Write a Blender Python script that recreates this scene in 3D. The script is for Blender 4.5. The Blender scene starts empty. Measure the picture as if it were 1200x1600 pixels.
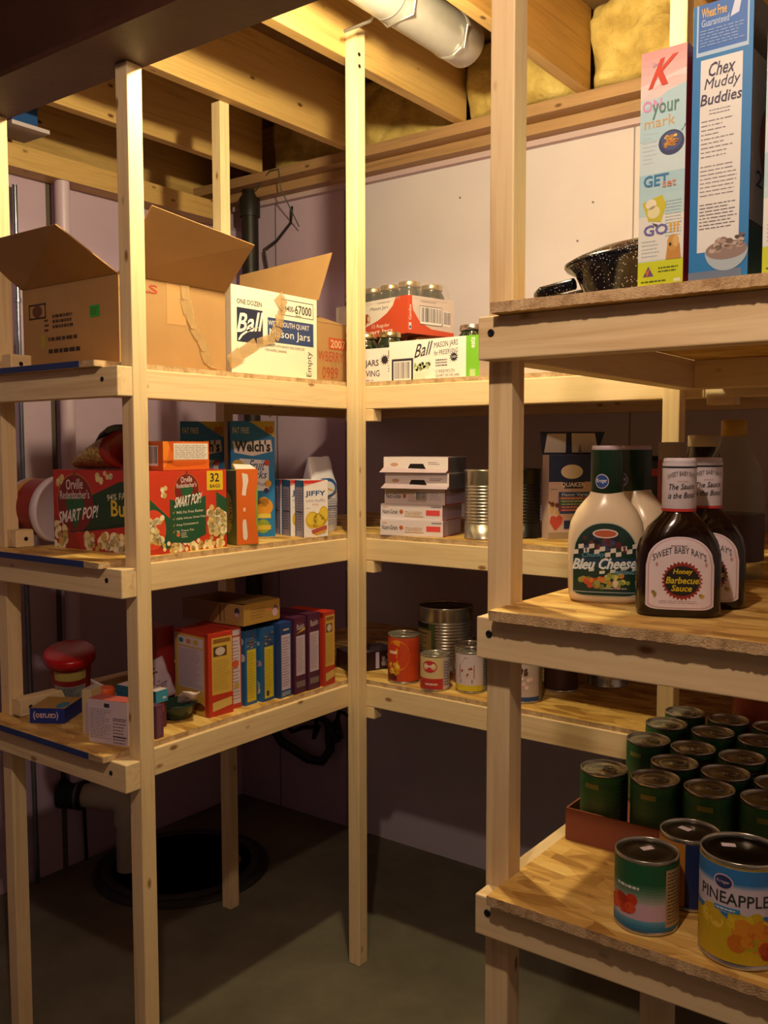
import bpy, bmesh, math, random
from mathutils import Vector, Matrix
rnd = random.Random(11)
SC = bpy.context.scene
COL = SC.collection
PI = math.pi
R = math.radians

# ---------------------------------------------------------------- materials
def s2l(c):
    return c/12.92 if c <= 0.04045 else ((c+0.055)/1.055)**2.4
def rgb(h):
    h = h.lstrip('#')
    return tuple(s2l(int(h[i:i+2], 16)/255) for i in (0, 2, 4)) + (1,)
_m = {}
def M(h, rough=0.5, metal=0.0, **kw):
    if not isinstance(h, str): return h
    k = (h, rough, metal, tuple(sorted(kw.items())))
    if k in _m: return _m[k]
    m = bpy.data.materials.new('paint_' + h.strip('#')); m.use_nodes = True
    b = m.node_tree.nodes['Principled BSDF']
    b.inputs['Base Color'].default_value = rgb(h)
    b.inputs['Roughness'].default_value = rough
    b.inputs['Metallic'].default_value = metal
    for a, v in kw.items():
        b.inputs[a.replace('_', ' ')].default_value = v
    _m[k] = m
    return m
def nodemat(name):
    m = bpy.data.materials.new(name); m.use_nodes = True
    nt = m.node_tree
    return m, nt, nt.nodes['Principled BSDF'], nt.nodes.new, nt.links.new
def ramp(nt, fac, stops):
    r = nt.nodes.new('ShaderNodeValToRGB')
    e = r.color_ramp.elements
    while len(e) < len(stops): e.new(0.5)
    for i, (p, c) in enumerate(stops):
        e[i].position = p; e[i].color = rgb(c)
    nt.links.new(fac, r.inputs['Fac'])
    return r.outputs['Color']
def coords(nt, scale, rot=(0, 0, 0), rand=False):
    tc = nt.nodes.new('ShaderNodeTexCoord'); mp = nt.nodes.new('ShaderNodeMapping')
    mp.inputs['Scale'].default_value = scale; mp.inputs['Rotation'].default_value = rot
    nt.links.new(tc.outputs['Object'], mp.inputs['Vector'])
    if rand:
        oi = nt.nodes.new('ShaderNodeObjectInfo'); ml = nt.nodes.new('ShaderNodeMath'); ml.operation = 'MULTIPLY'
        ml.inputs[1].default_value = 37.0
        nt.links.new(oi.outputs['Random'], ml.inputs[0])
        cb = nt.nodes.new('ShaderNodeCombineXYZ')
        for i in range(3): nt.links.new(ml.outputs[0], cb.inputs[i])
        nt.links.new(cb.outputs[0], mp.inputs['Location'])
    return mp.outputs['Vector']
def noise(nt, vec, scale, detail=4, rough=0.55, dist=0):
    n = nt.nodes.new('ShaderNodeTexNoise')
    n.inputs['Scale'].default_value = scale; n.inputs['Detail'].default_value = detail
    n.inputs['Roughness'].default_value = rough; n.inputs['Distortion'].default_value = dist
    nt.links.new(vec, n.inputs['Vector'])
    return n.outputs['Fac']
def bump(nt, b, h, strength=0.2, dist=0.01):
    bp = nt.nodes.new('ShaderNodeBump')
    bp.inputs['Strength'].default_value = strength; bp.inputs['Distance'].default_value = dist
    nt.links.new(h, bp.inputs['Height']); nt.links.new(bp.outputs['Normal'], b.inputs['Normal'])
def mixc(nt, fac, a, b_):
    mx = nt.nodes.new('ShaderNodeMix'); mx.data_type = 'RGBA'
    for s, v in ((0, fac), (6, a), (7, b_)):
        if isinstance(v, (float, int)): mx.inputs[s].default_value = v
        elif isinstance(v, tuple): mx.inputs[s].default_value = v
        else: nt.links.new(v, mx.inputs[s])
    return mx.outputs[2]
def pine(axis, cols=('#d6b688', '#e8d0a4', '#dcbf93'), knot='#966a40'):
    m, nt, b, new, link = nodemat('pine_' + axis)
    sc = {'x': (1.2, 26, 26), 'y': (26, 1.2, 26), 'z': (26, 26, 1.2)}[axis]
    v = coords(nt, sc, rand=True)
    n = noise(nt, v, 1.6, 5, 0.6, 0.6)
    c = ramp(nt, n, [(0.3, cols[0]), (0.5, cols[1]), (0.72, cols[2])])
    kv = coords(nt, {'x': (7, 15, 15), 'y': (15, 7, 15), 'z': (15, 15, 7)}[axis], rand=True)
    vo = new('ShaderNodeTexVoronoi'); vo.inputs['Scale'].default_value = 1.0; link(kv, vo.inputs['Vector'])
    kf = new('ShaderNodeMapRange'); kf.inputs[1].default_value = 0.05; kf.inputs[2].default_value = 0.11
    kf.inputs[3].default_value = 1; kf.inputs[4].default_value = 0
    link(vo.outputs['Distance'], kf.inputs[0])
    link(mixc(nt, kf.outputs[0], c, rgb(knot)), b.inputs['Base Color'])
    b.inputs['Roughness'].default_value = 0.55
    bump(nt, b, n, 0.12, 0.002)
    return m
PX, PY, PZ = pine('x'), pine('y'), pine('z')
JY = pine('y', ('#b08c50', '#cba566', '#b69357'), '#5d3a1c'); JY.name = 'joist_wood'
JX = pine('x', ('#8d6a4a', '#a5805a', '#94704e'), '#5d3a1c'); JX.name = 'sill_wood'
def osb_mat(name, edge=False):
    m, nt, b, new, link = nodemat(name)
    cols = []
    for rz, sd in ((0.5, 0.0), (-0.9, 9.3), (1.7, 3.1)):
        v = coords(nt, (13, 40, 30), (0, 0, rz))
        vo = new('ShaderNodeTexVoronoi'); vo.inputs['Scale'].default_value = 1.0
        vo.inputs['Randomness'].default_value = 1.0; link(v, vo.inputs['Vector'])
        sx = new('ShaderNodeSeparateColor'); link(vo.outputs['Color'], sx.inputs[0])
        cols.append(sx.outputs[0])
    v = coords(nt, (9, 9, 9)); nn = noise(nt, v, 2.0, 3)
    a = mixc(nt, nn, cols[0], cols[1]); a = mixc(nt, 0.34, a, cols[2])
    c = ramp(nt, a, [(0.2, '#a27636'), (0.42, '#c59a50'), (0.6, '#d9b062'), (0.8, '#e8c87c')])
    link(c, b.inputs['Base Color']); b.inputs['Roughness'].default_value = 0.5
    bump(nt, b, a, 0.25, 0.003)
    return m
OSB = osb_mat('strand_board')
def rough_mat(name, stops, scale, bs=0.2, rough=0.85, detail=6, metal=0, bd=0.004):
    m, nt, b, new, link = nodemat(name)
    v = coords(nt, (1, 1, 1)); n = noise(nt, v, scale, detail, 0.62)
    link(ramp(nt, n, stops), b.inputs['Base Color'])
    b.inputs['Roughness'].default_value = rough; b.inputs['Metallic'].default_value = metal
    n2 = noise(nt, v, scale*9, 3); bump(nt, b, n2, bs, bd)
    return m
OSBE = rough_mat('strand_board_edge', [(0.3, '#9c7a52'), (0.5, '#c3a47c'), (0.7, '#d9bd94')], 45, 0.6)
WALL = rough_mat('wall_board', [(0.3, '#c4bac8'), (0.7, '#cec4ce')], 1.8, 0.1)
DIMWALL = rough_mat('wall_board_dim_tint', [(0.3, '#b69dba'), (0.7, '#c0a9c1')], 1.8, 0.1)  # wall board tinted pinker and darker, the weaker light put into its colour
CONC = rough_mat('concrete', [(0.25, '#544f42'), (0.5, '#686252'), (0.75, '#7b7462')], 3.2, 0.25)
SUBF = rough_mat('subfloor_sheet', [(0.3, '#5f452a'), (0.7, '#7d5c38')], 6, 0.3)
BEAM = rough_mat('red_primer_steel', [(0.3, '#381c14'), (0.7, '#48281c')], 5, 0.2, 0.6)
BATT = rough_mat('yellow_fibre', [(0.3, '#a08446'), (0.5, '#bda35c'), (0.7, '#d2bf7c')], 9, 0.5, 0.95, 6, 0, 0.01)
CARD = rough_mat('kraft_card', [(0.3, '#a07a4c'), (0.7, '#ae8757')], 5, 0.05, 0.75)
CARDD = rough_mat('kraft_card_dark', [(0.3, '#74553a'), (0.7, '#7f5f42')], 5, 0.05, 0.75)
TIN = rough_mat('tinned_steel', [(0.3, '#b4afa2'), (0.7, '#c9c3b6')], 6, 0.02, 0.24, 2, 0.78)
GALV = rough_mat('galvanised_sheet', [(0.3, '#bcbab8'), (0.7, '#d0cecb')], 7, 0.03, 0.36, 3, 0.55)
IRON = rough_mat('black_iron', [(0.3, '#15120f'), (0.7, '#231c16')], 12, 0.2, 0.5)
PVC = rough_mat('white_pvc', [(0.3, '#b9b3a6'), (0.7, '#c4beb2')], 3, 0.02, 0.4)
BLUEE = M('#12306e', 0.6)
def enamel():
    m, nt, b, new, link = nodemat('speckled_enamel')
    v = coords(nt, (1, 1, 1)); vo = new('ShaderNodeTexVoronoi'); vo.inputs['Scale'].default_value = 210
    link(v, vo.inputs['Vector'])
    mr = new('ShaderNodeMapRange'); mr.inputs[1].default_value = 0.16; mr.inputs[2].default_value = 0.24
    mr.inputs[3].default_value = 1; mr.inputs[4].default_value = 0
    link(vo.outputs['Distance'], mr.inputs[0])
    link(mixc(nt, mr.outputs[0], rgb('#14141f'), rgb('#c9c9d6')), b.inputs['Base Color'])
    b.inputs['Roughness'].default_value = 0.12
    return m
ENAM = enamel()
def clear(name, h, alpha=0.35, rough=0.08):
    m = M(h, rough, 0.0); m = m.copy(); m.name = name
    m.node_tree.nodes['Principled BSDF'].inputs['Alpha'].default_value = alpha
    return m
FILM = clear('plastic_film', '#d8c8cc', 0.13, 0.10)
GLASSD = M('#1c2a20', 0.06, 0, Coat_Weight=0.6)
JUGP = clear('clear_plastic', '#8f8f84', 0.35, 0.12)

# ---------------------------------------------------------------- geometry accumulator
class G:
    def __init__(s): s.v = []; s.f = []; s.m = []; s.s = []; s.mats = []
    def mi(s, m):
        m = M(m)
        if m not in s.mats: s.mats.append(m)
        return s.mats.index(m)
    def add(s, vs, fs, m, smooth=False):
        o = len(s.v); k = s.mi(m)
        s.v += [tuple(v) for v in vs]
        for f in fs: s.f.append([i+o for i in f]); s.m.append(k); s.s.append(smooth)
        return s
    def box(s, x0, x1, y0, y1, z0, z1, m, mt=None):
        vs = [(x, y, z) for z in (z0, z1) for y in (y0, y1) for x in (x0, x1)]
        fs = [(0, 2, 3, 1), (4, 5, 7, 6), (0, 1, 5, 4), (2, 6, 7, 3), (0, 4, 6, 2), (1, 3, 7, 5)]
        s.add(vs, fs, m); return s
    def lathe(s, prof, m, seg=36, c=(0, 0), smooth=True, cap=True):
        vs = []; fs = []
        for r, z in prof:
            for i in range(seg):
                a = 2*PI*i/seg; vs.append((c[0]+r*math.cos(a), c[1]+r*math.sin(a), z))
        for j in range(len(prof)-1):
            for i in range(seg):
                k = (i+1) % seg
                fs.append((j*seg+i, j*seg+k, (j+1)*seg+k, (j+1)*seg+i))
        s.add(vs, fs, m, smooth)
        if cap:
            n = len(prof)
            if prof[0][0] > 1e-5: s.add(vs[:seg], [tuple(range(seg))[::-1]], m)
            if prof[-1][0] > 1e-5: s.add(vs[(n-1)*seg:], [tuple(range(seg))], m)
        return s
    def tube(s, path, r, m, seg=10, closed=False):
        P = [Vector(p) for p in path]; n = len(P); vs = []; fs = []
        up = Vector((0, 0, 1)); pu = None
        for i, p in enumerate(P):
            a = P[(i-1) % n] if (closed or i > 0) else p
            b = P[(i+1) % n] if (closed or i < n-1) else p
            t = (b-a).normalized()
            if pu is None:
                pu = t.cross(up)
                if pu.length < 0.05: pu = t.cross(Vector((1, 0, 0)))
            pu = (pu - t*pu.dot(t)).normalized(); w = t.cross(pu)
            rr = r[i] if isinstance(r, (list, tuple)) else r
            for k in range(seg):
                q = 2*PI*k/seg; vs.append(p + pu*math.cos(q)*rr + w*math.sin(q)*rr)
        for i in range(n if closed else n-1):
            j = (i+1) % n
            for k in range(seg):
                l = (k+1) % seg
                fs.append((i*seg+k, j*seg+k, j*seg+l, i*seg+l))
        s.add(vs, fs, m, True)
        if not closed:
            s.add(vs[:seg], [tuple(range(seg))], m); s.add(vs[-seg:], [tuple(range(seg))[::-1]], m)
        return s
    def slab(s, quad, t, m):
        q = [Vector(p) for p in quad]; n = (q[1]-q[0]).cross(q[3]-q[0]).normalized()*t
        vs = q + [p+n for p in q]; k = len(q)
        fs = [tuple(range(k))[::-1], tuple(range(k, 2*k))] + [(i, (i+1) % k, (i+1) % k+k, i+k) for i in range(k)]
        s.add(vs, fs, m); return s
    def loft(s, rings, m, smooth=True, cap=True):
        seg = len(rings[0]); vs = [p for r in rings for p in r]; fs = []
        for j in range(len(rings)-1):
            for i in range(seg):
                k = (i+1) % seg; fs.append((j*seg+i, j*seg+k, (j+1)*seg+k, (j+1)*seg+i))
        s.add(vs, fs, m, smooth)
        if cap:
            s.add(rings[0], [tuple(range(seg))[::-1]], m); s.add(rings[-1], [tuple(range(seg))], m)
        return s
    def build(s, name, parent=None, loc=None, rot=0, bevel=0):
        me = bpy.data.meshes.new(name); me.from_pydata(s.v, [], s.f)
        for m in s.mats: me.materials.append(m)
        me.polygons.foreach_set('material_index', s.m); me.polygons.foreach_set('use_smooth', s.s)
        me.update()
        o = bpy.data.objects.new(name, me); COL.objects.link(o)
        if parent: o.parent = parent
        if loc: o.location = loc
        if rot: o.rotation_euler = (0, 0, R(rot)) if not isinstance(rot, tuple) else rot
        if bevel:
            b = o.modifiers.new('edge', 'BEVEL'); b.width = bevel; b.segments = 2; b.limit_method = 'ANGLE'; b.angle_limit = R(50)
        return o
def root(name, loc, rot=0):
    e = bpy.data.objects.new(name, None); e.empty_display_size = 0.03; COL.objects.link(e)
    e.location = loc; e.rotation_euler = rot if isinstance(rot, tuple) else (0, 0, R(rot)); return e
def tag(o, label, cat, group=None, kind=None):
    o['label'] = label; o['category'] = cat
    if group: o['group'] = group
    if kind: o['kind'] = kind
    return o
def struct(o, label=None):
    o['kind'] = 'structure'
    if label: o['label'] = label
    return o
def dup(r, loc, rot=None, label=None, group=None):
    c = r.copy(); COL.objects.link(c); c.location = loc
    if rot is not None: c.rotation_euler = (0, 0, R(rot))
    if label: c['label'] = label
    if group: c['group'] = group
    for ch in r.children:
        d = ch.copy(); COL.objects.link(d); d.parent = c
        for gg in ch.children:
            e = gg.copy(); COL.objects.link(e); e.parent = d
    return c

# ---------------------------------------------------------------- printed artwork (flat shapes laid on a face)
_tx = {}
def textmesh(t, bold):
    k = (t, bold)
    if k in _tx: return _tx[k]
    cu = bpy.data.curves.new('t', 'FONT'); cu.body = t; cu.size = 1; cu.resolution_u = 2
    cu.offset = bold*0.5
    o = bpy.data.objects.new('t', cu); COL.objects.link(o)
    bpy.context.view_layer.update()
    me = bpy.data.meshes.new_from_object(o.evaluated_get(bpy.context.evaluated_depsgraph_get()))
    v = [(p.co.x, p.co.y) for p in me.vertices]; f = [list(p.vertices) for p in me.polygons]
    bpy.data.objects.remove(o); bpy.data.curves.remove(cu); bpy.data.meshes.remove(me)
    if v:
        x0 = min(p[0] for p in v); x1 = max(p[0] for p in v); y0 = min(p[1] for p in v); y1 = max(p[1] for p in v)
        v = [((p[0]-x0)/(x1-x0), (p[1]-y0)/(y1-y0)) for p in v]
    _tx[k] = (v, f); return v, f
class Art:
    """shapes in a unit frame: u 0..1 left to right, v 0..1 bottom to top"""
    def __init__(s, w, h): s.w = w; s.h = h; s.L = []
    def add(s, pts, fs, col, lay): s.L.append((pts, fs, col, lay)); return s
    def rect(s, x0, y0, x1, y1, col, lay=0, n=1):
        pts = []; fs = []
        for i in range(n+1):
            x = x0+(x1-x0)*i/n; pts += [(x, y0), (x, y1)]
        for i in range(n): fs.append((2*i, 2*i+2, 2*i+3, 2*i+1))
        return s.add(pts, fs, col, lay)
    def poly(s, pts, col, lay=0): return s.add(list(pts), [tuple(range(len(pts)))], col, lay)
    def ell(s, cx, cy, rx, ry, col, lay=0, n=24, a0=0, a1=360):
        pts = [(cx, cy)]+[(cx+rx*math.cos(R(a0+(a1-a0)*i/n)), cy+ry*math.sin(R(a0+(a1-a0)*i/n))) for i in range(n+1)]
        return s.add(pts, [(0, i, i+1) for i in range(1, n+1)], col, lay)
    def text(s, t, x0, y0, x1, y1, col, lay=2, bold=0.0, shear=0.0, tilt=0.0, bend=0.0, rot=0):
        v, f = textmesh(t, bold); pts = []
        for a, b in v:
            if rot == 90: a, b = 1-b, a
            elif rot == -90: a, b = b, 1-a
            elif rot == 180: a, b = 1-a, 1-b
            x = x0+(x1-x0)*a; y = y0+(y1-y0)*b
            x += shear*(b-0.5)*(y1-y0)*s.h/s.w
            y += tilt*(a-0.5)*(x1-x0)*s.w/s.h + bend*(1-4*(a-0.5)**2)
            pts.append((x, y))
        return s.add(pts, f, col, lay)
    def lines(s, x0, y0, x1, y1, n, col, lay=1, th=0.45, ragged=0.4):
        st = (y1-y0)/n
        for i in range(n):
            y = y1-st*(i+0.5); x = x0
            end = x1-(x1-x0)*rnd.random()*ragged
            while x < end:
                w = (x1-x0)*rnd.uniform(0.05, 0.2)
                s.rect(x, y-st*th/2, min(x+w, end), y+st*th/2, col, lay); x += w+(x1-x0)*0.03
        return s
    def bars(s, x0, y0, x1, y1, col='#201820', lay=2, n=22):
        s.rect(x0, y0, x1, y1, '#e6dfe4', lay-1)
        x = x0+(x1-x0)*0.06
        while x < x1-(x1-x0)*0.06:
            w = (x1-x0)*rnd.choice((0.012, 0.02, 0.035)); s.rect(x, y0+(y1-y0)*0.12, x+w, y1-(y1-y0)*0.05, col, lay)
            x += w+(x1-x0)*rnd.choice((0.012, 0.02, 0.03))
        return s
    def frame(s, x0, y0, x1, y1, col, lay=2, t=0.01):
        tx = t; ty = t*s.w/s.h
        s.rect(x0, y0, x1, y0+ty, col, lay); s.rect(x0, y1-ty, x1, y1, col, lay)
        s.rect(x0, y0, x0+tx, y1, col, lay); s.rect(x1-tx, y0, x1, y1, col, lay); return s
    def blobs(s, x0, y0, x1, y1, n, r, cols, lay=2, fy=1.0):
        q = s.w/s.h
        for i in range(n):
            cx = rnd.uniform(x0, x1); cy = rnd.uniform(y0, y1); rr = r*rnd.uniform(0.6, 1.1)
            s.ell(cx, cy, rr, rr*q*fy, rnd.choice(cols), lay+rnd.randint(0, 2)*0.4, 9)
        return s
    def burst(s, cx, cy, r0, r1, n, col, lay=2):
        pts = []
        for i in range(2*n):
            r = r1 if i % 2 else r0; a = PI*i/n
            pts.append((cx+r*math.cos(a), cy+r*math.sin(a)*s.w/s.h))
        P = [(cx, cy)]+pts; k = len(pts)
        return s.add(P, [(0, i+1, (i+1) % k+1) for i in range(k)], col, lay)
    def grad(s, y0, y1, c0, c1, n=8, lay=0, x0=0, x1=1, nx=1):
        a = [int(c0[i:i+2], 16) for i in (1, 3, 5)]; b = [int(c1[i:i+2], 16) for i in (1, 3, 5)]
        for i in range(n):
            t = i/(n-1); c = '#%02x%02x%02x' % tuple(int(a[j]+(b[j]-a[j])*t) for j in range(3))
            s.rect(x0, y0+(y1-y0)*i/n, x1, y0+(y1-y0)*(i+1)/n, c, lay, nx)
        return s
    def emit(s, g, fn):
        for pts, fs, col, lay in s.L:
            e = 0.00025*(lay+1)
            g.add([fn(min(max(p[0], 0), 1), min(max(p[1], 0), 1), e) for p in pts], fs, col)
def P(w, h): return Art(w, h)

def facefn(kind, w, d, h):
    if kind == 'R': return lambda u, v, e: (u*w, -e, v*h)
    if kind == 'L': return lambda u, v, e: (-e, d*(1-u), v*h)
    if kind == 'T': return lambda u, v, e: (u*w, v*d, h+e)
def carton(name, label, cat, N, ang, w, d, h, col, Rf=None, Lf=None, Tf=None, group=None, open_top=False, inner=None, tilt=None):
    g = G(); m = col
    if open_top:
        t = 0.003
        g.box(0, w, 0, t, 0, h, m); g.box(0, w, d-t, d, 0, h, m); g.box(0, t, t, d-t, 0, h, m); g.box(w-t, w, t, d-t, 0, h, m)
        g.box(t, w-t, t, d-t, 0, t, m)
    else: g.box(0, w, 0, d, 0, h, m)
    for k, a, (aw, ah) in (('R', Rf, (w, h)), ('L', Lf, (d, h)), ('T', Tf, (w, d))):
        if a:
            A = Art(aw, ah); a(A); A.emit(g, facefn(k, w, d, h))
    o = g.build(name, None, N, ang)
    if tilt: o.rotation_euler = (tilt[0], tilt[1], R(ang))
    tag(o, label, cat, group)
    return o
def cylart(g, A, r, z0, z1, cx=0, cy=0, a0=-90, span=360):
    # u=0.5 faces -Y (a0); text reads left to right seen from outside
    def fn(u, v, e):
        a = R(a0 + (u-0.5)*span); return (cx+(r+e)*math.cos(a), cy+(r+e)*math.sin(a), z0+(z1-z0)*v)
    A.emit(g, fn)
L1E, L2E, L3E, WE = 1780, 1150, 50, .05
# ---------------------------------------------------------------- the room
Zl, Zm, Zt = .814, 1.225, 1.642          # shelf surfaces, left and back runs (low, middle, top)
Ql, Qm, Qt = .832, 1.238, 1.657          # shelf surfaces, right run
WX, WY = -1.17, .733
def fl():
    g = G(); n = 60
    g.box(WX-.1, 3.2, -4.5, WY+.1, -.08, 0, CONC); struct(g.build('floor'))
fl()
g = G(); g.box(-.60, 3.2, WY, WY+.1, 0, 2.463, WALL); g.box(WX-.1, -.60, WY, WY+.1, 0, 2.463, DIMWALL)  # part left of the seam gets the dim-light tint
for x in (-.60, .51, 1.62): g.box(x, x+.004, WY-.0015, WY, 0, 2.455, '#7f7480')
g.box(-.95, -.945, WY-.0015, WY, 0, 2.44, '#6d6070')
for x, z in ((-.86, 2.02), (-.80, 2.02), (.33, 2.1), (.38, 2.21), (-.1, 2.3)): g.box(x, x+.006, WY-.002, WY, z, z+.006, '#6d6070')
struct(g.build('wall_back'))
g = G(); g.box(WX-.1, WX, -4.5, WY, 0, 2.34, DIMWALL)
g.box(WX, WX+.0015, -.135, -.115, 0, 2.34, '#5b5048'); struct(g.build('wall_left'))
g = G(); g.box(3.2, 3.3, -4.5, WY, 0, 2.75, WALL); struct(g.build('wall_right'))
g = G(); g.box(WX-.3, 3.3, -4.5, WY+.35, 2.735, 2.76, SUBF); struct(g.build('ceiling'))
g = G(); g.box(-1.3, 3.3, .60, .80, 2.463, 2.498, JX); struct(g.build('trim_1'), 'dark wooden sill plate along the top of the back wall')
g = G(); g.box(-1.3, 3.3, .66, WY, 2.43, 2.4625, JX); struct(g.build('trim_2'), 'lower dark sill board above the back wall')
g = G(); g.box(-1.16, 3.3, .708, WY, 2.412, 2.43, '#bba3ab'); struct(g.build('trim_3'), 'pale strip of wall sheet sticking up along the top of the back wall')
g = G(); g.box(WX-.1, -1.09, -4.5, .60, 2.34, 2.41, JY); struct(g.build('trim_4'), 'wooden sill plate along the top of the left wall')
g = G(); g.box(-1.3, 3.3, .78, .82, 2.498, 2.735, JX); struct(g.build('trim_5'), 'rim board behind the insulation')
g = G(); g.box(WX-.14, WX-.1, -4.5, .78, 2.34, 2.735, JY); struct(g.build('trim_6'), 'rim board over the left wall')
jx = [-1.345, -.9, -.455, 0, .4225, .868, 1.315, 1.76, 2.2, 2.65]
for i, x in enumerate(jx):
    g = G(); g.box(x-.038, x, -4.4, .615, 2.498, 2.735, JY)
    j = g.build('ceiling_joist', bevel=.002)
    lab = ['wooden ceiling joist farthest left, above the left wall', 'third wooden joist from the post that carries the corner, nearest the left wall',
           'wooden ceiling joist resting over the back left shelf post', 'wooden ceiling joist with the corner post screwed to its side',
           'wooden ceiling joist on the right of the round duct', 'wooden ceiling joist above the right run of shelves']
    j['label'] = lab[i] if i < 6 else 'wooden ceiling joist outside the right edge of the view'
    j['category'] = 'joist'
    if i < 6: j['kind'] = 'structure'
    else: j['kind'] = 'structure'
# steel beam
g = G()
g.box(-1.2, 3.2, -.848, -.70, 2.24, 2.253, BEAM); g.box(-1.2, 3.2, -.848, -.70, 2.485, 2.498, BEAM)
g.box(-1.2, 3.2, -.78, -.768, 2.253, 2.485, BEAM)
struct(g.build('ceiling_beam'), 'dark red brown steel beam crossing under the joists'); bpy.data.objects['ceiling_beam']['category'] = 'beam'
# insulation batts in the rim bays
from mathutils import noise as mnoise
def batt(x0, x1, label, y0=.60, yy=.70, bow=.05, z0=2.498, z1=2.73):
    g = G(); nx, nz = 34, 26; vs = []; fs = []
    for side in (0, 1):
        for j in range(nz+1):
            for i in range(nx+1):
                u, v = i/nx, j/nz
                x = x0+(x1-x0)*u; z = z0+(z1-z0)*v
                e = .35+.65*math.sqrt(max(0, 1-(2*u-1)**12))*math.sqrt(max(0, 1-(2*v-1)**12))
                n = mnoise.noise(Vector((x*9, z*9, 3.3)))*.5+mnoise.noise(Vector((x*31, z*31, 1)))*.14+abs(mnoise.noise(Vector((x*5, z*6, 8))))*.7
                y = yy-bow*e*(0.75+n) if side == 0 else .778
                vs.append((x, y, z))
    w = nx+1; o = w*(nz+1)
    for j in range(nz):
        for i in range(nx):
            a = j*w+i; fs.append((a, a+1, a+w+1, a+w)); fs.append((o+a, o+a+w, o+a+w+1, o+a+1))
    g.add(vs, fs, BATT, True)
    tag(g.build('insulation_batt'), label, 'insulation', 'yellow insulation batts along the rim')
batt(-.898, -.495, 'small yellow insulation batt in the dim bay left of the middle joist', bow=.05)
batt(-.453, -.04, 'yellow insulation batt between the back post joist and the corner post joist', yy=.67, bow=.05)
batt(.002, .383, 'yellow insulation batt at the end of the round duct bay', yy=.66, bow=.07)
batt(.4245, .828, 'big bulging yellow insulation batt between the two right joists', yy=.66, bow=.10)
batt(.87, 1.275, 'yellow insulation batt behind the tall cereal boxes', yy=.66, bow=.07)
# round duct
d = root('round_duct', (.213, -.4, 2.565)); tag(d, 'round galvanised metal duct hung between two ceiling joists', 'duct')
g = G(); prof = []
ring = lambda y, r: [(r*math.cos(2*PI*k/40), y, r*math.sin(2*PI*k/40)) for k in range(40)]
g.loft([ring(y, r) for y, r in ((-2.2, .06), (-.6, .06), (.0, .06), (.60, .06))], GALV, True)
g.build('duct_pipe', d)
g = G(); g.loft([ring(y, r) for y, r in ((.575, .0605), (.58, .0625), (.59, .0625), (.595, .061), (.66, .061), (.675, .05), (.68, .02))], GALV, True); g.build('end_cap', d)
g = G(); g.loft([ring(y, .0612) for y in (.30, .304)], '#6d6a6e'); g.build('joint_seam', d)
g = G(); g.tube([(-.062, .33, -.02), (-.075, .33, -.035), (-.15, .32, -.045)], .0045, M('#b8b4b0', .3, .9)); g.tube([(-.062, .33, -.02), (-.02, .33, -.064), (.05, .34, -.05), (.066, .34, .02), (.09, .34, .15)], .0035, M('#a9a6a4', .3, .9)); g.build('hanger_strap', d)
g = G(); g.tube([(.02, .57, -.0625), (.045, .572, -.048)], .006, M('#c9c5c2', .3, .9)); g.tube([(.05, .575, -.05), (.07, .56, .0)], .003, M('#c9c5c2', .3, .9)); g.build('sheet_screw', d)

# ---------------------------------------------------------------- shelving unit
U = root('shelving_unit', (0, 0, 0)); tag(U, 'U shaped pantry shelving of pale two by two posts, rails and strand board shelves', 'shelving')
T_ = .038
def stick(name, x0, x1, y0, y1, z0, z1, axis, label=None, screws=()):
    g = G(); g.box(x0, x1, y0, y1, z0, z1, {'x': PX, 'y': PY, 'z': PZ}[axis])
    o = g.build(name, U, bevel=.0022)
    if label: o['label'] = label
    for (x, y, z, n) in screws:
        s = G(); r = .0052
        pr = [(r, 0), (r, .0012), (r*.55, .0014), (r*.5, .0006)]
        s.lathe(pr, M('#2a2a30', .4, .6), 14)
        so = s.build('screw', o, (x, y, z))
        so.rotation_euler = {'-y': (R(90), 0, 0), '+x': (0, R(90), 0)}[n]
    return o
A = (0, -.744); yr = -.782
stick('post', 0, T_, -.744, -.706, 0, 2.24, 'z', 'post under the steel beam at the end of the left run')
stick('post', -.4925, -.4545, -.744, -.706, 0, 2.24, 'z', 'post at the left edge of the view')
stick('post', 0, T_, 0, T_, 0, 2.57, 'z', 'inside corner post screwed to a joist', [(T_+.0001, .012, 2.50, '+x'), (T_+.0001, .013, 2.47, '+x')])
stick('post', -.5275, -.4895, .01, .048, 0, 2.498, 'z', 'back left post standing under a joist')
stick('post', .919, .957, -.812, -.774, 0, 2.498, 'z', 'large foreground post at the end of the right run')
stick('post', .878, .916, 0, .038, 0, 2.69, 'z', 'back right inside corner post')
stick('post', 1.412, 1.45, -.812, -.774, 0, 2.2, 'z'); stick('post', 1.412, 1.45, 0, .038, 0, 2.69, 'z')
stick('post', 1.143, 1.181, -.774, -.736, 0, Ql-.075, 'z', 'short leg under the lowest right shelf')
H = .0612
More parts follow.
